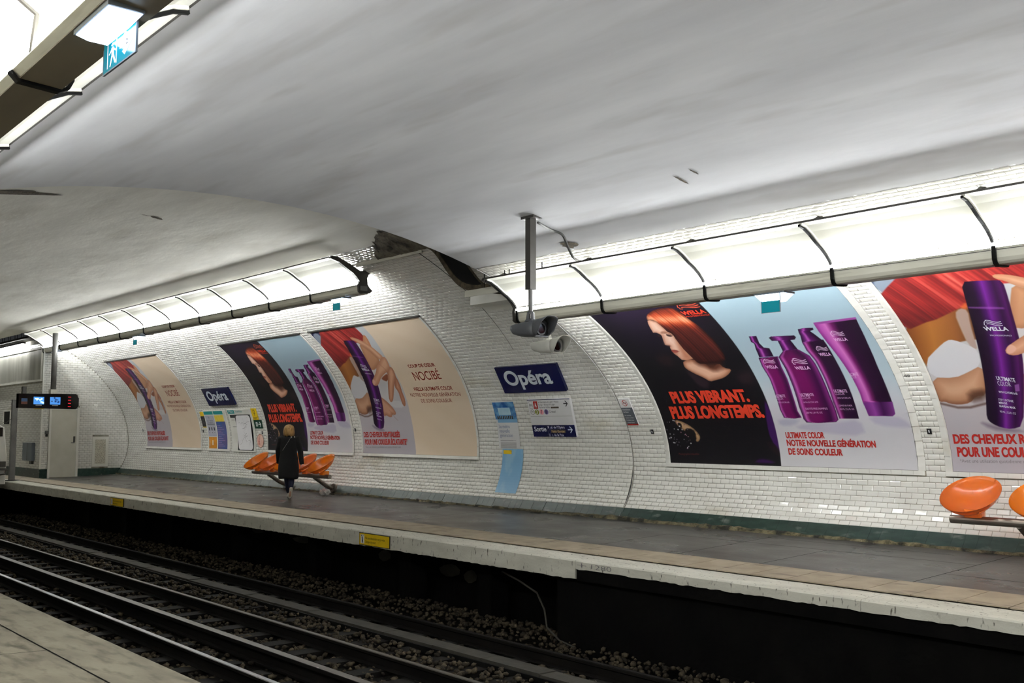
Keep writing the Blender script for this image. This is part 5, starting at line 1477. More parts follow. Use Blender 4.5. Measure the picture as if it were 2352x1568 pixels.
def disc(mb, pl, u, v, r, o=.001, n=20, inner=None, rx=None):
    rx = rx or r
    if inner:
        for i in range(n):
            a, b = 2 * math.pi * i / n, 2 * math.pi * (i + 1) / n
            mb.poly([pl(u + rx * math.cos(a), v + r * math.sin(a), o), pl(u + rx * math.cos(b), v + r * math.sin(b), o), pl(u + inner * rx / r * math.cos(b), v + inner * math.sin(b), o), pl(u + inner * rx / r * math.cos(a), v + inner * math.sin(a), o)])
    else: mb.poly([pl(u + rx * math.cos(2 * math.pi * i / n), v + r * math.sin(2 * math.pi * i / n), o) for i in range(n)])
def arrow(mb, pl, u, v, w, t, o=.001):
    rect(mb, pl, u - w / 2, v - t / 2, u + w / 2 - t * .6, v + t / 2, o)
    for s_ in (1, -1):
        mb.poly([pl(u + w / 2, v, o + .0003), pl(u + w * .02, v + s_ * w * .48, o + .0003), pl(u + w * .02 - t, v + s_ * (w * .48 - t * .3), o + .0003), pl(u + w / 2 - t * 1.35, v, o + .0003)])

for x, lb in ((-14.23, 'navy enamel station name plate above the white direction sign'), (-26.74, 'navy enamel station name plate above the map board, further down the wall')):
    r, pl, h = flat_sign('station_sign', 'L', x, 2.20, 2.645, 1.61, lb, 'sign', 'station name plates', out=.05, depth=.05, mbody=M['navy'])
    lettering([['Opéra', .16, .145, 1.37, .145, .285, .028]], lambda u, v: pl(u, v, .0015), 'lettering', M['letterwhite'], r, cut=0)

# direction sign
r, pl, h = flat_sign('direction_sign', 'L', -13.70, 1.42, 2.06, 1.08, 'white and navy direction sign with line numbers and exit text, under the name plate', 'sign', out=.045, depth=.045)
P = lambda o: (lambda u, v: pl(u, v, o))
hb = h * .315
mb = MB(); rect(mb, pl, 0, 0, 1.08, hb, .0012); rect(mb, pl, 0, h - .012, 1.08, h, .0012); mb.build('navy_band', M['navy'], r)
mb = MB(); rect(mb, pl, .02, h - .302, 1.06, h - .298); arrow(mb, pl, .965, h - .085, .11, .018)
disc(mb, pl, .09, h - .222, .047, inner=.041, rx=.053); mb.build('black_marks', M['inkblack'], r)
mb = MB(); arrow(mb, pl, .96, .125, .12, .018, .002); mb.build('white_arrow', M['letterwhite'], r)
mb = MB(); rect(mb, pl, .145, h - .165, .255, h - .03); mb.build('red_square', M['red'], r)
mb = MB(); mb.poly([pl(u, v, .001) for u, v in ((.035, h - .165), (.125, h - .165), (.125, h - .03), (.035, h - .03), (.035, h - .16), (.042, h - .155), (.042, h - .037), (.118, h - .037), (.118, h - .158), (.042, h - .158))]); mb.build('rounded_box', M['inkgrey'], r)
for u, c, nm in ((.205, (120, 130, 20), 'olive'), (.325, (226, 150, 160), 'rose'), (.445, (110, 96, 150), 'violet')):
    mm = mat('line_' + nm, c, c, rough=.4); mb = MB(); disc(mb, pl, u, h - .222, .047, rx=.053); mb.build('line_disc', mm, r)
lettering([['A', .172, h - .14, .228, h - .14, .085, .03], ['3', .185, h - .252, .225, h - .252, .06, .02]], P(.002), 'white_lettering', M['inkwhite'], r, cut=0)
lettering([['RER', .048, h - .115, .112, h - .115, .035, .01], ['M', .068, h - .242, .112, h - .242, .045], ['7', .308, h - .252, .342, h - .252, .06, .02], ['8', .425, h - .252, .465, h - .252, .06, .02],
           ['St-Germain-en-Laye • Poissy', .275, h - .062, .80, h - .062, .03], ['Cergy • Boissy-St-Léger', .275, h - .108, .70, h - .108, .03], ['Marne-la-Vallée', .275, h - .155, .56, h - .155, .03], ['Créteil', .52, h - .240, .68, h - .240, .04]], P(.002), 'black_lettering', M['inkblack'], r, cut=0)
mb = MB(); rect(mb, pl, .58, h - .162, .78, h - .135); mb.build('brown_tag', M['crack'], r)
lettering([['Sortie', .05, .095, .36, .095, .085, .018], ['1', .41, .15, .43, .15, .04], ['2', .405, .012, .435, .012, .04], ['pl. de l’Opéra', .48, .148, .83, .148, .042], ['r. de la Paix', .48, .012, .78, .012, .042]], P(.003), 'exit_lettering', M['inkwhite'], r, cut=0)
mb = MB(); rect(mb, pl, .47, .068, .84, .125, .0022); mb.build('brown_tag', M['crack'], r)
mb = MB(); rect(mb, pl, .395, .0, .398, hb, .002); rect(mb, pl, .445, .0, .448, hb, .002); mb.build('thin_lines', M['inkgrey'], r)
lettering([['Palais Garnier', .49, .078, .82, .078, .036]], P(.003), 'tag_lettering', mat('tan_ink', (226, 190, 130), rough=.5), r, cut=0)

# curved strip notice "Le métro nouvelle génération"
r = empty('strip_notice', (-14.73, 0, 0), 'tall narrow blue and white strip notice pasted on the tiles down to the skirting', 'notice')
def vst(name, u0, u1, z0, z1, material, off=.012, n=10):
    V, F = vault_strip('L', u0, u1, s_of_z('L', z0), s_of_z('L', z1), off, n); return plain(name, V, F, material, None, parent=r)
vst('white_sheet', 0, .60, 1.19, 2.05, M['signpanel'])
pm_ = mat('blue_photo', (20, 84, 150), (120, 176, 214), rough=.4, scale=(6, 6, 9), lo=.35, hi=.7)
vst('photo', .0, .60, 1.72, 2.03, pm_, .0135)
vst('pale_band', .05, .60, 1.66, 1.72, mat('pale_blue', (126, 172, 206), rough=.4), .0135, 3)
vst('train_front', .12, .46, 1.80, 1.93, mat('train_print', (150, 190, 210), (190, 214, 224), rough=.4), .015, 4)
sk = mat('sky_blue_sheet', (146, 188, 216), (126, 176, 214), rough=.35, scale=(3, 3, 2), lo=.45, hi=.55)
vst('blue_sheet', .10, .68, .40, 1.185, sk, .0125, 16)
vst('yellow_label', .13, .36, 1.09, 1.16, M['yellow'], .0145, 2)
lettering([['Le métro', .06, s_of_z('L', 1.56), .36, s_of_z('L', 1.56), .065], ['nouvelle', .06, s_of_z('L', 1.48), .34, s_of_z('L', 1.48), .065], ['génération', .06, s_of_z('L', 1.40), .42, s_of_z('L', 1.40), .065]], lambda u, s: P3('L', u, s, .0145), 'lettering', mat('slate_ink', (110, 126, 160), rough=.5), r)
mb = MB()
for i in range(10):
    s = s_of_z('L', 1.34 - i * .013 - (0 if i < 2 else .02)); 
    mb.poly([P3('L', .06, s, .0145), P3('L', .50 if i != 1 else .42, s, .0145), P3('L', .50 if i != 1 else .42, s + .005, .0145), P3('L', .06, s + .005, .0145)])
mb.build('text_lines', M['inkgrey'], r)
mb = MB(); mm = [M['red'], M['inkwhite'], M['inkblack']]
for i in range(9):
    mb.poly([P3('L', .08 + i * .05 + a * .016, s_of_z('L', 1.755) + b * .03, .0155) for a, b in ((-1, -1), (1, -1), (1, 1), (-1, 1))])
mb.build('passengers', M['crack'], r)

# no smoking plate
r, pl, h = flat_sign('no_smoking_sign', 'R', -11.35, 1.61, 2.02, .235, 'small no smoking plate with grey text field beside the tall seam of the wall', 'sign', out=.02, depth=.014)
mb = MB(); rect(mb, pl, 0, .02, .235, h * .66, .001); mb.build('grey_field', mat('slate_field', (84, 90, 96), rough=.5), r)
mb = MB(); rect(mb, pl, 0, 0, .235, .022, .001); disc(mb, pl, .115, h * .83, .055, inner=.046); a = .05
mb.poly([pl(.115 - .036, h * .83 + .028, .0015), pl(.115 - .028, h * .83 + .036, .0015), pl(.115 + .036, h * .83 - .028, .0015), pl(.115 + .028, h * .83 - .036, .0015)]); mb.build('red_ring', M['red'], r)
mb = MB(); rect(mb, pl, .08, h * .83 - .006, .14, h * .83 + .006); rect(mb, pl, .144, h * .83 - .006, .15, h * .83 + .02); mb.build('cigarette', M['inkblack'], r)
lettering([['Interdiction', .02, h * .56, .18, h * .56, .026], ['de fumer', .02, h * .47, .13, h * .47, .026], ['No smoking', .02, h * .35, .15, h * .35, .018], ['Rauchen verboten', .02, h * .26, .19, h * .26, .018], ['Prohibido fumar', .02, h * .17, .18, h * .17, .018], ['Vietato fumare', .02, h * .08, .17, h * .08, .018]], lambda u, v: pl(u, v, .002), 'lettering', M['inkwhite'], r, cut=0)

# boards by the second name plate
def curved_board(name, x0, x1, z0, z1, label, cat):
    r = empty(name, (x0, 0, 0), label, cat); w = x1 - x0
    s0, s1 = s_of_z('L', z0), s_of_z('L', z1)
    V, F = vault_strip('L', 0, w, s0, s1, .03, 10); o = len(V)
    V2, F2 = vault_strip('L', 0, w, s0, s1, .006, 10); V += V2; F += [tuple(i + o for i in f[::-1]) for f in F2]; n = 11
    F += [(0, o, o + n, n), (10, n + 10, o + n + 10, o + 10)] + [(i, i + 1, o + i + 1, o + i) for i in range(10)] + [(n + i, o + n + i, o + n + i + 1, n + i + 1) for i in range(10)]
    plain('board', V, F, M['white'], None, parent=r)
    def q(nm, u0, v0, u1, v1, material, off=.0315, n=6):
        V, F = vault_strip('L', u0, u1, s0 + (s1 - s0) * v0, s0 + (s1 - s0) * v1, off, n); return plain(nm, V, F, material, None, parent=r)
    pl = lambda u, v, o=0: P3('L', u, s0 + (s1 - s0) * v, .033 + o)
    return r, q, pl, w
ink = lambda nm, c, c1=None, sc=(10, 10, 10): mat(nm, c, c1 or c, rough=.4, scale=sc)
r, q, pl, w = curved_board('information_board', -27.35, -25.98, .96, 2.06, 'double notice board with teal headers, orange and blue sheets', 'board')
q('teal_header', .03, .90, .60, .985, M['inkteal']); q('teal_header', .64, .90, 1.22, .985, M['inkteal'])
q('grey_sheet', .06, .36, .60, .88, ink('grey_sheet', (176, 176, 190), (190, 190, 202)))
q('orange_sheet', .08, .06, .58, .34, ink('orange_sheet', (206, 130, 16), (222, 150, 40)))
q('yellow_sheet', .64, .72, 1.2, .88, ink('yellow_sheet', (226, 200, 60), (236, 212, 84)))
q('blue_sheet', .66, .05, 1.24, .72, ink('blue_sheet', (16, 92, 160), (90, 80, 130), (4, 4, 3)))
lettering([['A', .26, .80, .33, .80, .05], ['Informations', .12, .73, .5, .73, .03], ['voyageurs', .14, .69, .48, .69, .02]], lambda u, v: pl(u, v), 'lettering', M['inkblack'], r, cut=0)
mb = MB()
for i in range(3):
    u = .14 + .16 * i; mb.poly([pl(u, .5), pl(u + .06, .5), pl(u + .06, .58), pl(u, .58)]); mb.poly([pl(u + .01, .44), pl(u + .05, .44), pl(u + .05, .455), pl(u + .01, .455)])
for v in (.64, .655): mb.poly([pl(.1, v), pl(.56, v), pl(.56, v + .008), pl(.1, v + .008)])
mb.build('pictograms', M['inkblack'], r)
mb = MB(); mb.poly([pl(.3, .14), pl(.36, .14), pl(.36, .26), pl(.3, .26)])
for i in range(6): mb.poly([pl(.12, .08 + i * .035), pl(.16, .08 + i * .035), pl(.16, .095 + i * .035), pl(.12, .095 + i * .035)])
mb.build('white_marks', M['inkwhite'], r)
mb = MB()
for i in range(12): mb.poly([pl(.7, .12 + i * .045), pl(1.1 - .1 * (i % 3), .12 + i * .045), pl(1.1 - .1 * (i % 3), .128 + i * .045), pl(.7, .128 + i * .045)])
mb.build('text_lines', M['inkpink'], r)
r, q, pl, w = curved_board('map_board', -25.83, -24.48, .96, 2.07, 'white network map board with rounded map on a black ground', 'board')
q('teal_header', .03, .90, .42, .985, M['inkteal']); q('black_ground', .36, .03, 1.27, .87, M['inkblack'], .0312, 10)
q('black_tab', .10, .80, .36, .87, M['inkblack'])
mp_ = MB(); pts = []
for cx, cy, a0 in ((1.12, .13, -90), (1.12, .77, 0), (.52, .77, 90), (.52, .13, 180)):
    for j in range(6): a = math.radians(a0 + 18 * j); pts.append((cx + .11 * math.cos(a), cy + .085 * math.sin(a)))
cen = (.82, .45)
for i in range(len(pts)):
    a, b = pts[i], pts[(i + 1) % len(pts)]
    for j in range(6):
        t0, t1 = j / 6, (j + 1) / 6; L2 = lambda p, t: (cen[0] + (p[0] - cen[0]) * t, cen[1] + (p[1] - cen[1]) * t)
        Q = [L2(a, t0), L2(b, t0), L2(b, t1), L2(a, t1)]; mp_.poly([pl(*p_) for p_ in (Q if j else [cen, Q[2], Q[3]])])
mp_.build('map_sheet', M['inkwhite'], r)
mb = MB(); rr = random.Random(9)
for i in range(26):
    u, v = rr.uniform(.5, 1.1), rr.uniform(.12, .8); a = rr.uniform(0, 3.1)
    for j in range(7):
        u2, v2 = u + .045 * math.cos(a), v + .035 * math.sin(a); a += rr.uniform(-.6, .6)
        if not (.46 < u2 < 1.17 and .08 < v2 < .82): break
        mb.poly([pl(u, v - .003, .001), pl(u2, v2 - .003, .001), pl(u2, v2 + .003, .001), pl(u, v + .003, .001)]); u, v = u2, v2
mb.build('map_lines', M['inkgrey'], r)
lettering([['Plan', .10, .925, .36, .925, .05]], lambda u, v: pl(u, v, .001), 'lettering', M['inkwhite'], r, cut=0)
lettering([['Île-de-France', .50, .925, .88, .925, .05]], lambda u, v: pl(u, v, .001), 'lettering', M['inkteal'], r, cut=0)
mb = MB(); 
for v in (.74, .58): mb.poly([pl(.14, v), pl(.36, v), pl(.36, v + .008), pl(.14, v + .008)])
mb.build('index_lines', M['inkblack'], r)
r, pl, h = flat_sign('yellow_notice', 'L', -24.46, 1.785, 2.075, .29, 'small yellow notice above the dark green exit plate', 'notice', out=.016, depth=.01, mbody=M['yellow'])
mb = MB(); disc(mb, pl, .15, h * .72, .055, inner=.04); rect(mb, pl, .13, h * .38, .15, h * .52); rect(mb, pl, .03, h * .2, .26, h * .23); rect(mb, pl, .03, h * .1, .2, h * .13); mb.build('black_marks', M['inkblack'], r)
r, pl, h = flat_sign('exit_plate', 'L', -24.46, 1.57, 1.78, .43, 'dark green exit plate with white door and arrow', 'sign', out=.018, depth=.012, mbody=ink('exit_green', (0, 56, 40)))
mb = MB(); arrow(mb, pl, .31, h * .5, .15, .025); rect(mb, pl, .1, h * .25, .2, h * .75); mb.build('pictogram', M['inkwhite'], r)
mb = MB(); rect(mb, pl, .125, h * .35, .15, h * .65, .0015); rect(mb, pl, .155, h * .3, .175, h * .5, .0015); mb.build('figure', ink('exit_green_2', (0, 56, 40)), r)
r, pl, h = flat_sign('oval_sticker', 'L', -24.43, 1.08, 1.43, .40, 'oval pinkish sticker on the tiles under the exit plate', 'sticker', out=.009, depth=.002, mbody=M['tile'])
for c in list(r.children): bpy.data.objects.remove(c)
mb = MB(); disc(mb, pl, .2, h / 2, h * .5, .002, rx=.19, n=28); mb.build('rim', ink('brown_rim', (110, 70, 54)), r)
mb = MB(); disc(mb, pl, .2, h / 2, h * .47, .003, rx=.177, n=28); mb.build('face', ink('pink_face', (216, 160, 140), (226, 196, 182), (9, 9, 9)), r)
mb = MB()
for i in range(8): rect(mb, pl, .08 + .004 * i, h * (.22 + .075 * i), .19, h * (.225 + .075 * i) + .008, .004)
mb.build('text_lines', M['red'], r)
r, pl, h = flat_sign('narrow_notice', 'L', -27.62, 1.60, 2.03, .25, 'narrow black and yellow notice beside the teal-headed board', 'notice', out=.012, depth=.006, mbody=M['yellow'])
mb = MB(); rect(mb, pl, .0, h * .06, .25, h * .72, .0012); mb.build('black_field', M['inkblack'], r)
mb = MB(); 
for i in range(6): rect(mb, pl, .05, h * (.15 + .09 * i), .2, h * (.17 + .09 * i), .002)
mb.build('text_lines', M['inkgrey'], r)
# small black wall tags
for (x, k, z, lb) in ((-10.88, 'R', 1.5, 'between the no smoking plate and the large portrait poster'), (-6.38, 'R', 1.51, 'on the tiled band between the two largest posters'), (-32.15, 'L', 1.52, 'left of the furthest poster near the end wall'.replace('left of', 'before')), (-27.66, 'L', 1.50, 'below the narrow black and yellow notice'), (-24.1, 'L', 1.46, 'above the oval sticker'), (-19.66, 'L', 1.53, 'between the two posters beside the seats')):
    s = s_of_z(k, z); o = empty('number_tag', P3(k, x, s, 0), 'tiny black number tag ' + lb, 'tag', 'small black number tags')
    f = lambda u, v, t: (u, surf(k, s + v, t)[0] - surf(k, s, 0)[0], surf(k, s + v, t)[1] - surf(k, s, 0)[1])
    mb = MB(); mb.v = [tuple(float(q_) for q_ in f(u, v, t)) for t in (.008, .016) for u, v in ((-.028, -.035), (.028, -.035), (.028, .035), (-.028, .035))]
    mb.f = [(4, 5, 6, 7), (0, 1, 5, 4), (1, 2, 6, 5), (2, 3, 7, 6), (3, 0, 4, 7)]; mb.build('tag_plate', M['inkblack'], o)
    mb = MB(); mb.v = [tuple(float(q_) for q_ in f(u, v, .0175)) for u, v in ((-.008, -.015), (.006, -.015), (.006, .018), (-.008, .018))]; mb.f = [(0, 1, 2, 3)]; mb.build('digit', M['inkwhite'], o)
# yellow warning plates on the platform face
for x, lb in ((-13.6, 'yellow danger plate on the white platform edge, closer to the notch in the edge'), (-24.36, 'yellow danger plate on the white platform edge, further down by the seats')):
    r = empty('warning_plate', (x, -.02, -.115), lb, 'sign', 'yellow danger plates on the platform edge')
    mb = MB(); mb.box(0, .83, -.002, .01, -.092, .092); mb.build('black_border', M['inkblack'], r)
    mb = MB(); mb.box(.012, .818, -.005, 0, -.082, .082); mb.build('yellow_plate', M['yellow'], r)
    pl = lambda u, v, o=0: (u, -.0065 - o, v)
    mb = MB(); rect(mb, pl, .05, -.065, .15, .065, 0); mb.build('white_field', M['inkwhite'], r)
    mb = MB(); disc(mb, pl, .078, .05, .011, .001, 10)
    mb.poly([pl(.075, .036, .001), pl(.105, .025, .001), pl(.11, -.01, .001), pl(.085, -.005, .001)]); mb.poly([pl(.085, -.003, .001), pl(.112, -.01, .001), pl(.125, -.055, .001), pl(.115, -.058, .001)]); mb.poly([pl(.085, -.003, .001), pl(.1, -.008, .001), pl(.098, -.06, .001), pl(.088, -.06, .001)]); mb.poly([pl(.10, .03, .001), pl(.13, .05, .001), pl(.125, .056, .001), pl(.098, .038, .001)]); mb.build('falling_figure', M['inkblack'], r)
    lettering([['Ne pas descendre sur la voie', .18, .006, .71, .006, .034, .004], ['Danger de mort', .18, -.05, .47, -.05, .034, .004]], lambda u, v: pl(u, v, .001), 'lettering', ink('sign_brown', (64, 44, 10)), r, cut=0)
# survey mark on the edge
lettering([['1280', -8.62, -.075, -8.30, -.075, .05, -.012], ['+', -8.86, -.085, -8.70, -.085, .07, -.02]], lambda u, v: (u, -.0135, v), 'painted_mark', M['inkgrey'], plat, cut=0)

# ------------------------------------------------------------------ benches
def seat_shell(material):
    """egg-shaped bowl seat: steeply tilted rim, hollow, opening low at the front"""
    bm = bmesh.new()
    tilt = math.radians(34); a, b = .325, .33
    a1 = Vector((1, 0, 0)); a2 = Vector((0, math.cos(tilt), math.sin(tilt))); nn = a1.cross(a2)
    c = Vector((0, -.045, .252)); NR, NA = 14, 48
    rings = []
    for i in range(NR):
        r = 1 - i / (NR - 1) * .95
        ring = []
        for j in range(NA):
            t = 2 * math.pi * j / NA
            d = .165 * (1 - r ** 2.6) ** .85
            p = c + a1 * (a * r * math.cos(t)) + a2 * (b * r * math.sin(t) - .085 * (1 - r)) - nn * d
            p.z = max(p.z, .012)
            ring.append(bm.verts.new(p))
        rings.append(ring)
    for i in range(NR - 1):
        for j in range(NA):
            if (i in (2, 3) and 41 <= j <= 45) or (i == 4 and 41 <= j <= 43): continue
            bm.faces.new((rings[i][j], rings[i][(j + 1) % NA], rings[i + 1][(j + 1) % NA], rings[i + 1][j]))
    bm.faces.new(rings[-1][::-1])
    bmesh.ops.solidify(bm, geom=bm.faces[:], thickness=.010)
    me = bpy.data.meshes.new('seat'); bmesh.ops.recalc_face_normals(bm, faces=bm.faces); bm.to_mesh(me); bm.free(); me.materials.append(material)
    me.polygons.foreach_set('use_smooth', [True] * len(me.polygons))
    return me
SEATS = [seat_shell(M['orange']), seat_shell(M['orange2'])]
def ped(material):
    mb = MB(); rings = []
    for z, w in ((.03, .100), (.045, .105), (.118, .106)): rings.append([(w * math.copysign(abs(math.cos(t)) ** .6, math.cos(t)), .035 + w * .8 * math.copysign(abs(math.sin(t)) ** .6, math.sin(t)), z) for t in [2 * math.pi * i / 20 for i in range(20)]])
    mb.loft(rings, True, True); return mb.mesh('pedestal', material, False)
PED = [ped(M['orange']), ped(M['orange2'])]
def bench(x0, n, pitch, label, first=0, y=2.80, z=.535):
    r = empty('bench', (x0, y, z), label, 'bench', 'rows of orange shell seats')
    L = (n - 1) * pitch + .52
    mb = MB(); mb.tube([(0, 0, 0), (L, 0, 0)], .046, 16); mb.build('beam', M['steel'], r, smooth=False)
    for sx in (.75, L - .68):
        mb = MB(); mb.tube([(sx, .0, -.02), (sx + .02, .30, -.22), (sx + .03, .47, -.29)], .045, 12); st = mb.build('strut', M['steel'], r)
        mb = MB(); mb.tube([(sx + .03, .44, -.275), (sx + .03, .50, -.295)], .105, 20); mb.build('wall_flange', M['steel'], r)
    for i in range(n):
        m = (i + first) % 2; sx = .26 + i * pitch
        s = link('seat', SEATS[m], r); s.location = (sx, -.02, .04); s.rotation_euler = (0, 0, 0)
        s['label'] = ('reddish orange' if m == 0 else 'amber orange') + ' moulded bucket seat'
        p = link('pedestal', PED[m], s)
        p.location = (0, 0, -.04 + .0)
    return r
bench(-22.9, 5, .76, 'five orange bucket seats on a steel beam behind the walking woman', first=1)
bench(-5.77, 5, .76, 'row of orange bucket seats on a steel beam under the nearest poster', first=0)

# ------------------------------------------------------------------ woman walking away
def woman(x, y, z, head, s):
    r = empty('person', (x, y, z), 'blonde woman seen from behind, walking in long black coat and pale shoes', 'person', rot=(0, 0, head))
    r.scale = (s, s, s)
    # body: one skinned surface; local +Y is her walking direction
    J = dict(pelvis=((0, 0, .90), .12), belly=((0, 0, 1.05), .11), chest=((0, .01, 1.25), .125), neck0=((0, .01, 1.39), .06), neck=((0, .015, 1.44), .046), head0=((0, .02, 1.50), .07), head=((0, .025, 1.56), .088), crown=((0, .02, 1.63), .06),
             hipL=((-.09, 0, .86), .09), kneeL=((-.04, .18, .50), .055), ankL=((.02, .26, .10), .034), toeL=((.02, .39, .03), .028),
             hipR=((.09, 0, .86), .09), kneeR=((.08, .04, .47), .055), ankR=((.06, -.23, .23), .034), toeR=((.045, -.135, .035), .026),
             shL=((-.165, 0, 1.35), .055), elL=((-.235, .05, 1.09), .042), wrL=((-.225, .17, .88), .028), haL=((-.215, .21, .80), .028), fiL=((-.21, .23, .735), .014),
             shR=((.165, 0, 1.35), .055), elR=((.255, -.04, 1.09), .042), wrR=((.285, -.03, .86), .028), haR=((.285, -.01, .78), .028), fiR=((.28, .0, .715), .014))
    E = [('pelvis', 'belly'), ('belly', 'chest'), ('chest', 'neck0'), ('neck0', 'neck'), ('neck', 'head0'), ('head0', 'head'), ('head', 'crown'), ('pelvis', 'hipL'), ('hipL', 'kneeL'), ('kneeL', 'ankL'), ('ankL', 'toeL'), ('pelvis', 'hipR'), ('hipR', 'kneeR'), ('kneeR', 'ankR'), ('ankR', 'toeR'),
         ('chest', 'shL'), ('shL', 'elL'), ('elL', 'wrL'), ('wrL', 'haL'), ('haL', 'fiL'), ('chest', 'shR'), ('shR', 'elR'), ('elR', 'wrR'), ('wrR', 'haR'), ('haR', 'fiR')]
    # five fingers on each hand
    for S_ in 'LR':
        hx, hy, hz = J['ha' + S_][0]; sg = -1 if S_ == 'L' else 1
        del J['fi' + S_]; E = [e for e in E if e[1] != 'fi' + S_]
        for i, (dy, ln) in enumerate(((.030, .055), (.012, .068), (-.006, .064), (-.022, .05))):
            a, b = 'f%s%da' % (S_, i), 'f%s%db' % (S_, i)
            J[a] = ((hx, hy + dy, hz - .045), .0085); J[b] = ((hx - sg * .012, hy + dy + .006, hz - .045 - ln), .007); E += [('ha' + S_, a), (a, b)]
        J['t%sa' % S_] = ((hx - sg * .012, hy + .038, hz - .01), .009); J['t%sb' % S_] = ((hx - sg * .018, hy + .05, hz - .05), .008); E += [('wr' + S_, 't%sa' % S_), ('t%sa' % S_, 't%sb' % S_)]
    nm = list(J); me = bpy.data.meshes.new('body'); me.from_pydata([J[k][0] for k in nm], [(nm.index(a), nm.index(b)) for a, b in E], [])
    o = link('body', me, r); me.materials.append(M['skin'])
    md = o.modifiers.new('skin', 'SKIN'); sd = me.skin_vertices[0].data if me.skin_vertices else None
    if sd:
        for i, k in enumerate(nm): sd[i].radius = (J[k][1], J[k][1]); sd[i].use_root = (k == 'pelvis')
    md.use_smooth_shade = True
    o.modifiers.new('sub', 'SUBSURF').levels = 1; o.modifiers['sub'].render_levels = 1
    # face: nose, eyes, mouth, ears (turned away from the camera)
    mb = MB(); mb.tube([(0, .105, 1.565), (0, .125, 1.535), (0, .11, 1.525)], [.008, .013, .010], 8); mb.build('nose', M['skin'], o)
    mb = MB(); mb.tube([(-.025, .105, 1.50), (.025, .105, 1.50)], .006, 6); mb.build('mouth', M['brownred'], o)
    for sx in (-.032, .032):
        mb = MB(); mb.tube([(sx - .01, .102, 1.572), (sx + .01, .102, 1.572)], .007, 6); mb.build('eye', M['glassblack'], o)
        mb = MB(); mb.tube([(sx * 2.7, .02, 1.575), (sx * 2.75, .01, 1.54)], .012, 6); mb.build('ear', M['skin'], o)
    # trousers
    def leg(k0, k1, k2, nm_):
        a, b, c = [Vector(J[q][0]) for q in (k0, k1, k2)]
        mb = MB(); mb.tube([a + Vector((0, 0, .02)), (a + b) / 2, b, (b + c) / 2, c + Vector((0, 0, .015))], [.105, .088, .068, .062, .050], 16); return mb.build(nm_, M['jeans'], r, smooth=True)
    leg('hipL', 'kneeL', 'ankL', 'trouser_leg'); leg('hipR', 'kneeR', 'ankR', 'trouser_leg')
    # shoes
    def shoe(heel, toe, up):
        heel, toe, up = Vector(heel), Vector(toe), Vector(up).normalized(); d = (toe - heel); side = d.cross(up).normalized(); rings = []
        for t, w, h in ((-.02, .028, .05), (.08, .036, .085), (.35, .036, .08), (.6, .043, .055), (.85, .042, .042), (1.0, .028, .028), (1.03, .01, .012)):
            c = heel + d * t; rings.append([c + side * (w * math.cos(q)) + up * (max(0, math.sin(q)) * h + min(0, math.sin(q)) * .012) for q in [2 * math.pi * i / 14 for i in range(14)]])
        mb = MB(); mb.loft(rings, True, True); mb.build('shoe', M['shoe'], r, smooth=True)
    shoe((.02, .21, .02), (.02, .45, .015), (0, 0, 1)); shoe((.075, -.265, .235), (.04, -.10, .012), (0, .8, .55))
    # coat
    rings = []
    for z, w, dpt, yo in ((1.435, .062, .058, .01), (1.42, .085, .075, .0), (1.385, .165, .105, 0), (1.34, .205, .125, 0), (1.25, .205, .135, 0), (1.12, .185, .130, 0), (1.0, .19, .135, 0), (.88, .215, .155, 0), (.74, .228, .17, .0), (.60, .232, .185, .0), (.50, .225, .19, .0), (.44, .215, .185, .0)):
        ring = []
        for i in range(28):
            t = 2 * math.pi * i / 28; f = 1 + (.035 * math.sin(5 * t + 1) + .02 * math.sin(9 * t)) * max(0, (1.0 - z) / .55)
            ring.append((w * f * math.cos(t), yo + dpt * f * math.sin(t), z + .015 * math.sin(2 * t) * (1 if z < .5 else 0)))
        rings.append(ring)
    mb = MB(); mb.loft(rings, True, False); c = mb.build('coat', M['coat'], r, smooth=True); c.modifiers.new('t', 'SOLIDIFY').thickness = .008
    for S_ in 'LR':
        a, b, d = [Vector(J[q + S_][0]) for q in ('sh', 'el', 'wr')]
        mb = MB(); mb.tube([a + Vector((-.03 if S_ == 'R' else .03, 0, .02)), a, (a + b) / 2, b, (b + d) / 2, d, d + (d - b) * .42], [.06, .085, .073, .066, .060, .054, .050], 16); mb.build('sleeve', M['coat'], c, smooth=True)
    rings = [[(w * math.cos(t), .0 + w * .9 * math.sin(t), z) for t in [2 * math.pi * i / 20 for i in range(20)]] for z, w in ((1.40, .10), (1.43, .088), (1.465, .076))]
    mb = MB(); mb.loft(rings, True, False); mb.build('collar', M['coat'], c, smooth=True)
    # hair: bob of overlapping locks
    rings = []
    for z, w, dpt, yo in ((1.665, .02, .02, .0), (1.655, .06, .065, .0), (1.625, .098, .105, -.003), (1.58, .116, .122, -.01), (1.53, .125, .128, -.016), (1.48, .128, .126, -.02), (1.44, .122, .118, -.024), (1.405, .108, .105, -.026)):
        ring = []
        for i in range(36):
            t = 2 * math.pi * i / 36; g = 1 + .035 * math.sin(11 * t + 7 * z) + .02 * math.sin(17 * t)
            yy = yo + dpt * g * math.sin(t)
            if z < 1.60: yy = min(yy, .055)
            ring.append((w * g * math.cos(t), yy, z + .018 * math.sin(7 * t) * (1 if z < 1.43 else 0)))
        rings.append(ring)
    mb = MB(); mb.loft(rings, True, True); mb.build('hair', M['hair'], r, smooth=True)
    # strap across the back and small white clasps
    mb = MB(); P = [(.055, -.085, 1.415), (.03, -.118, 1.36), (-.02, -.142, 1.27), (-.08, -.146, 1.17), (-.135, -.128, 1.08)]
    for i in range(4):
        a, b = Vector(P[i]), Vector(P[i + 1]); o_ = Vector((.007, 0, .006)); mb.poly([a - o_, a + o_, b + o_, b - o_])
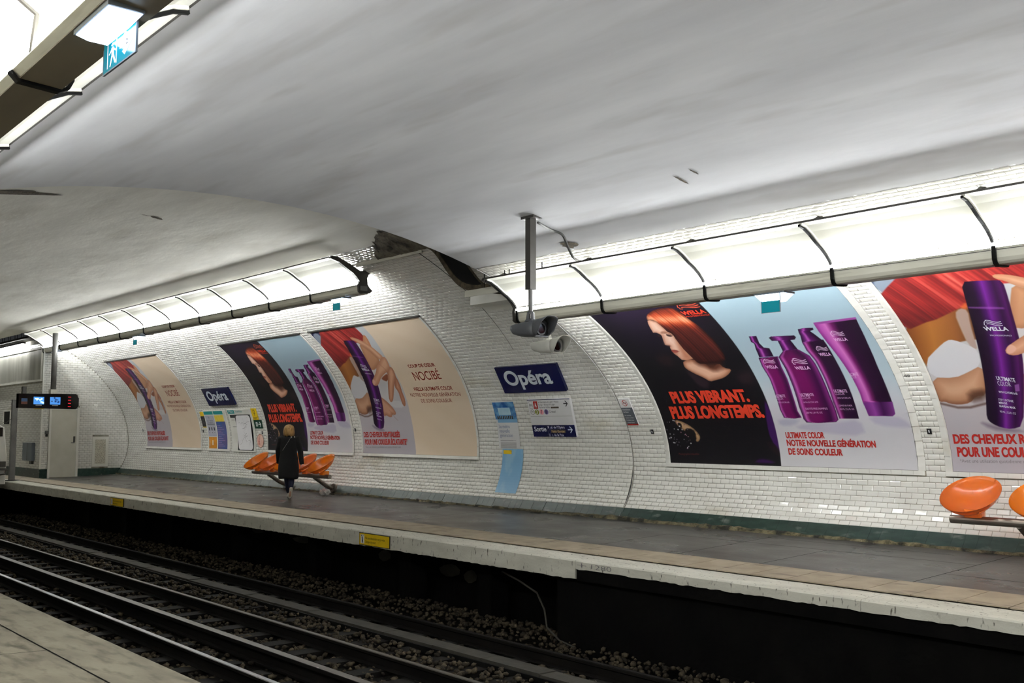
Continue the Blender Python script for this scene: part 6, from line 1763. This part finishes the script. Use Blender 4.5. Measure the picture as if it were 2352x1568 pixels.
    st = mb.build('bag_strap', mat('strap_grey', (120, 120, 118), rough=.5), r); st.modifiers.new('t', 'SOLIDIFY').thickness = .004
    mb = MB(); mb.tube([(.055, -.105, 1.40), (.058, -.118, 1.365)], .008, 6); mb.tube([(.125, -.095, 1.40), (.13, -.108, 1.365)], .007, 6); mb.build('strap_clasp', M['white'], st)
    return r
woman(-19.93, 2.14, fl(2.14), math.radians(62), .93)

# ------------------------------------------------------------------ crumpled paper by the far seats
bm = bmesh.new(); bmesh.ops.create_icosphere(bm, subdivisions=3, radius=.1)
rr = random.Random(3)
for v in bm.verts:
    q = 1 + .22 * math.sin(v.co.x * 60 + v.co.z * 31) * math.cos(v.co.y * 47) + rr.uniform(-.12, .12); v.co *= q; v.co.z *= .7; v.co.x *= 1.5
me = bpy.data.meshes.new('crumpled_paper'); bm.to_mesh(me); bm.free(); me.materials.append(M['litter'])
o = link('crumpled_paper', me); o.location = (-19.98, 3.05, fl(3.05) + .05); tag(o, 'crumpled white paper on the platform under the far seats', 'litter')

# ------------------------------------------------------------------ monitor unit on its pole
r = empty('monitor_unit', (-31, .42, 2.33), 'long black monitor unit with two lit screens hung from a pole above the platform', 'monitor')
mb = MB(); mb.prism([(-.80, -.20), (-.80, .20), (.74, .22), (.82, .10), (.82, -.12), (.74, -.215)], -.12, .12); mb.build('housing', M['glassblack'], r)
mb = MB(); mb.box(-.10, .10, .742, .80, -.20, .205); mb.build('end_panel', M['greymetal'], r)
for yy, nm in ((-.27, 0), (.17, 0)):
    mb = MB(); mb.box(.12, .128, yy - .14, yy + .14, -.09, .12); sc_ = mb.build('screen', M['screen'], r)
    mb = MB(); rr = random.Random(int(yy * 100))
    for i in range(9):
        a, b = yy + rr.uniform(-.12, .08), rr.uniform(-.07, .07); mb.box(.128, .1285, a, a + rr.uniform(.02, .06), b, b + rr.uniform(.02, .06))
    mb.build('picture', emis('screen_light', (170, 215, 240), .8) if yy < 0 else emis('screen_dark', (20, 60, 120), .4), sc_)
    mb = MB(); mb.box(.12, .125, yy - .08, yy + .08, -.13, -.105); mb.build('caption', M['inkgrey'], r)
mb = MB(); mb.box(.12, .125, -.73, -.57, -.02, .07); mb.build('blue_label', ink('label_blue', (16, 60, 100)), r)
mb = MB(); mb.box(.12, .125, -.73, -.57, -.09, -.02); mb.build('red_label', ink('label_red', (96, 44, 22)), r)
mb = MB(); mb.box(-.05, .1, -.35, -.12, -.222, -.205); mb.build('yellow_tab', M['yellow'], r)
mb = MB(); 
for i in range(4): mb.box(.12, .126, .52, .60, -.15 + i * .09, -.13 + i * .09)
mb.build('led_digits', emis('led_red', (180, 10, 30), .5), r)
mb = MB(); mb.tube([(0, .14, .2), (0, .14, 1.95)], .075, 16); mb.build('pole', M['greymetal'], r, smooth=True)
mb = MB(); mb.box(-.06, .06, -.05, .05, .2, .40); o = mb.build('cable_duct', M['darkmetal'], r); o.location = (0, -.64, 0)
mb = MB(); mb.box(-.1, .1, .05, .23, .2, .34); mb.build('clamp', M['fascia'], r)
# steel post at the platform edge
r = empty('post', (-33.5, .2, fl(.2)), 'plain grey steel post standing at the platform edge in front of the white vehicle', 'post')
mb = MB(); mb.box(-.075, .075, -.075, .075, 0, 2.42); mb.build('shaft', M['greymetal'], r)
mb = MB(); mb.box(-.17, .17, -.17, .17, 0, .03); mb.build('base_plate', M['darkmetal'], r)
mb = MB(); mb.tube([(0, -.07, 1.85), (0, -.22, 1.72), (0, -.30, 1.74)], .008, 5); mb.build('wire', M['darkmetal'], r)

# ------------------------------------------------------------------ white rail vehicle standing at the far end
r = empty('train', (-33.0, -1.3, -.95), 'white rail vehicle with black windows standing at the far end behind the post', 'train')
mb = MB()
prof = []
sec = [(-1.18, .9), (-1.2, 1.7), (-1.1, 2.55), (-.9, 2.66), (.9, 2.66), (1.1, 2.55), (1.2, 1.7), (1.18, .9)]
rings = [[(x, y * k, .9 + (z - .9) * kz) for y, z in sec] for x, k, kz in ((.22, .95, .985), (.12, .99, .995), (0, 1, 1), (-8, 1, 1))]
mb.loft(rings, True, True); mb.build('body_shell', M['white'], r)
mb = MB(); mb.box(.22, .24, -1.0, 1.02, 2.28, 2.54); mb.build('windscreen', M['glassblack'], r)
mb = MB(); mb.box(.22, .24, -1.0, .86, 1.80, 2.18); mb.build('front_panel', M['glassblack'], r)
for x_ in (-1.4, -3.4, -5.4):
    mb = MB(); mb.box(x_, x_ + 1.2, -1.215, -1.16, 1.85, 2.45); mb.build('side_window', M['glassblack'], r)
mb = MB(); mb.box(-7.8, .1, -1.0, 1.0, .35, .95); mb.build('underframe', M['darkmetal'], r)
mb = MB(); mb.box(.0, .35, .7, 1.15, 1.30, 1.36); mb.tube([(.3, .8, 1.3), (.36, .95, 1.18), (.36, 1.1, 1.2), (.3, 1.15, 1.34)], .03, 8); mb.box(.24, .4, .85, 1.1, 1.4, 1.56); mb.build('coupling_gear', M['darkmetal'], r)
for x in (-.9, -2.6, -6.0):
    for yy in (-.72, .72):
        mb = MB(); mb.tube([(x, yy - .05, .36), (x, yy + .05, .36)], .36, 20); mb.build('wheel', M['railside'], r)
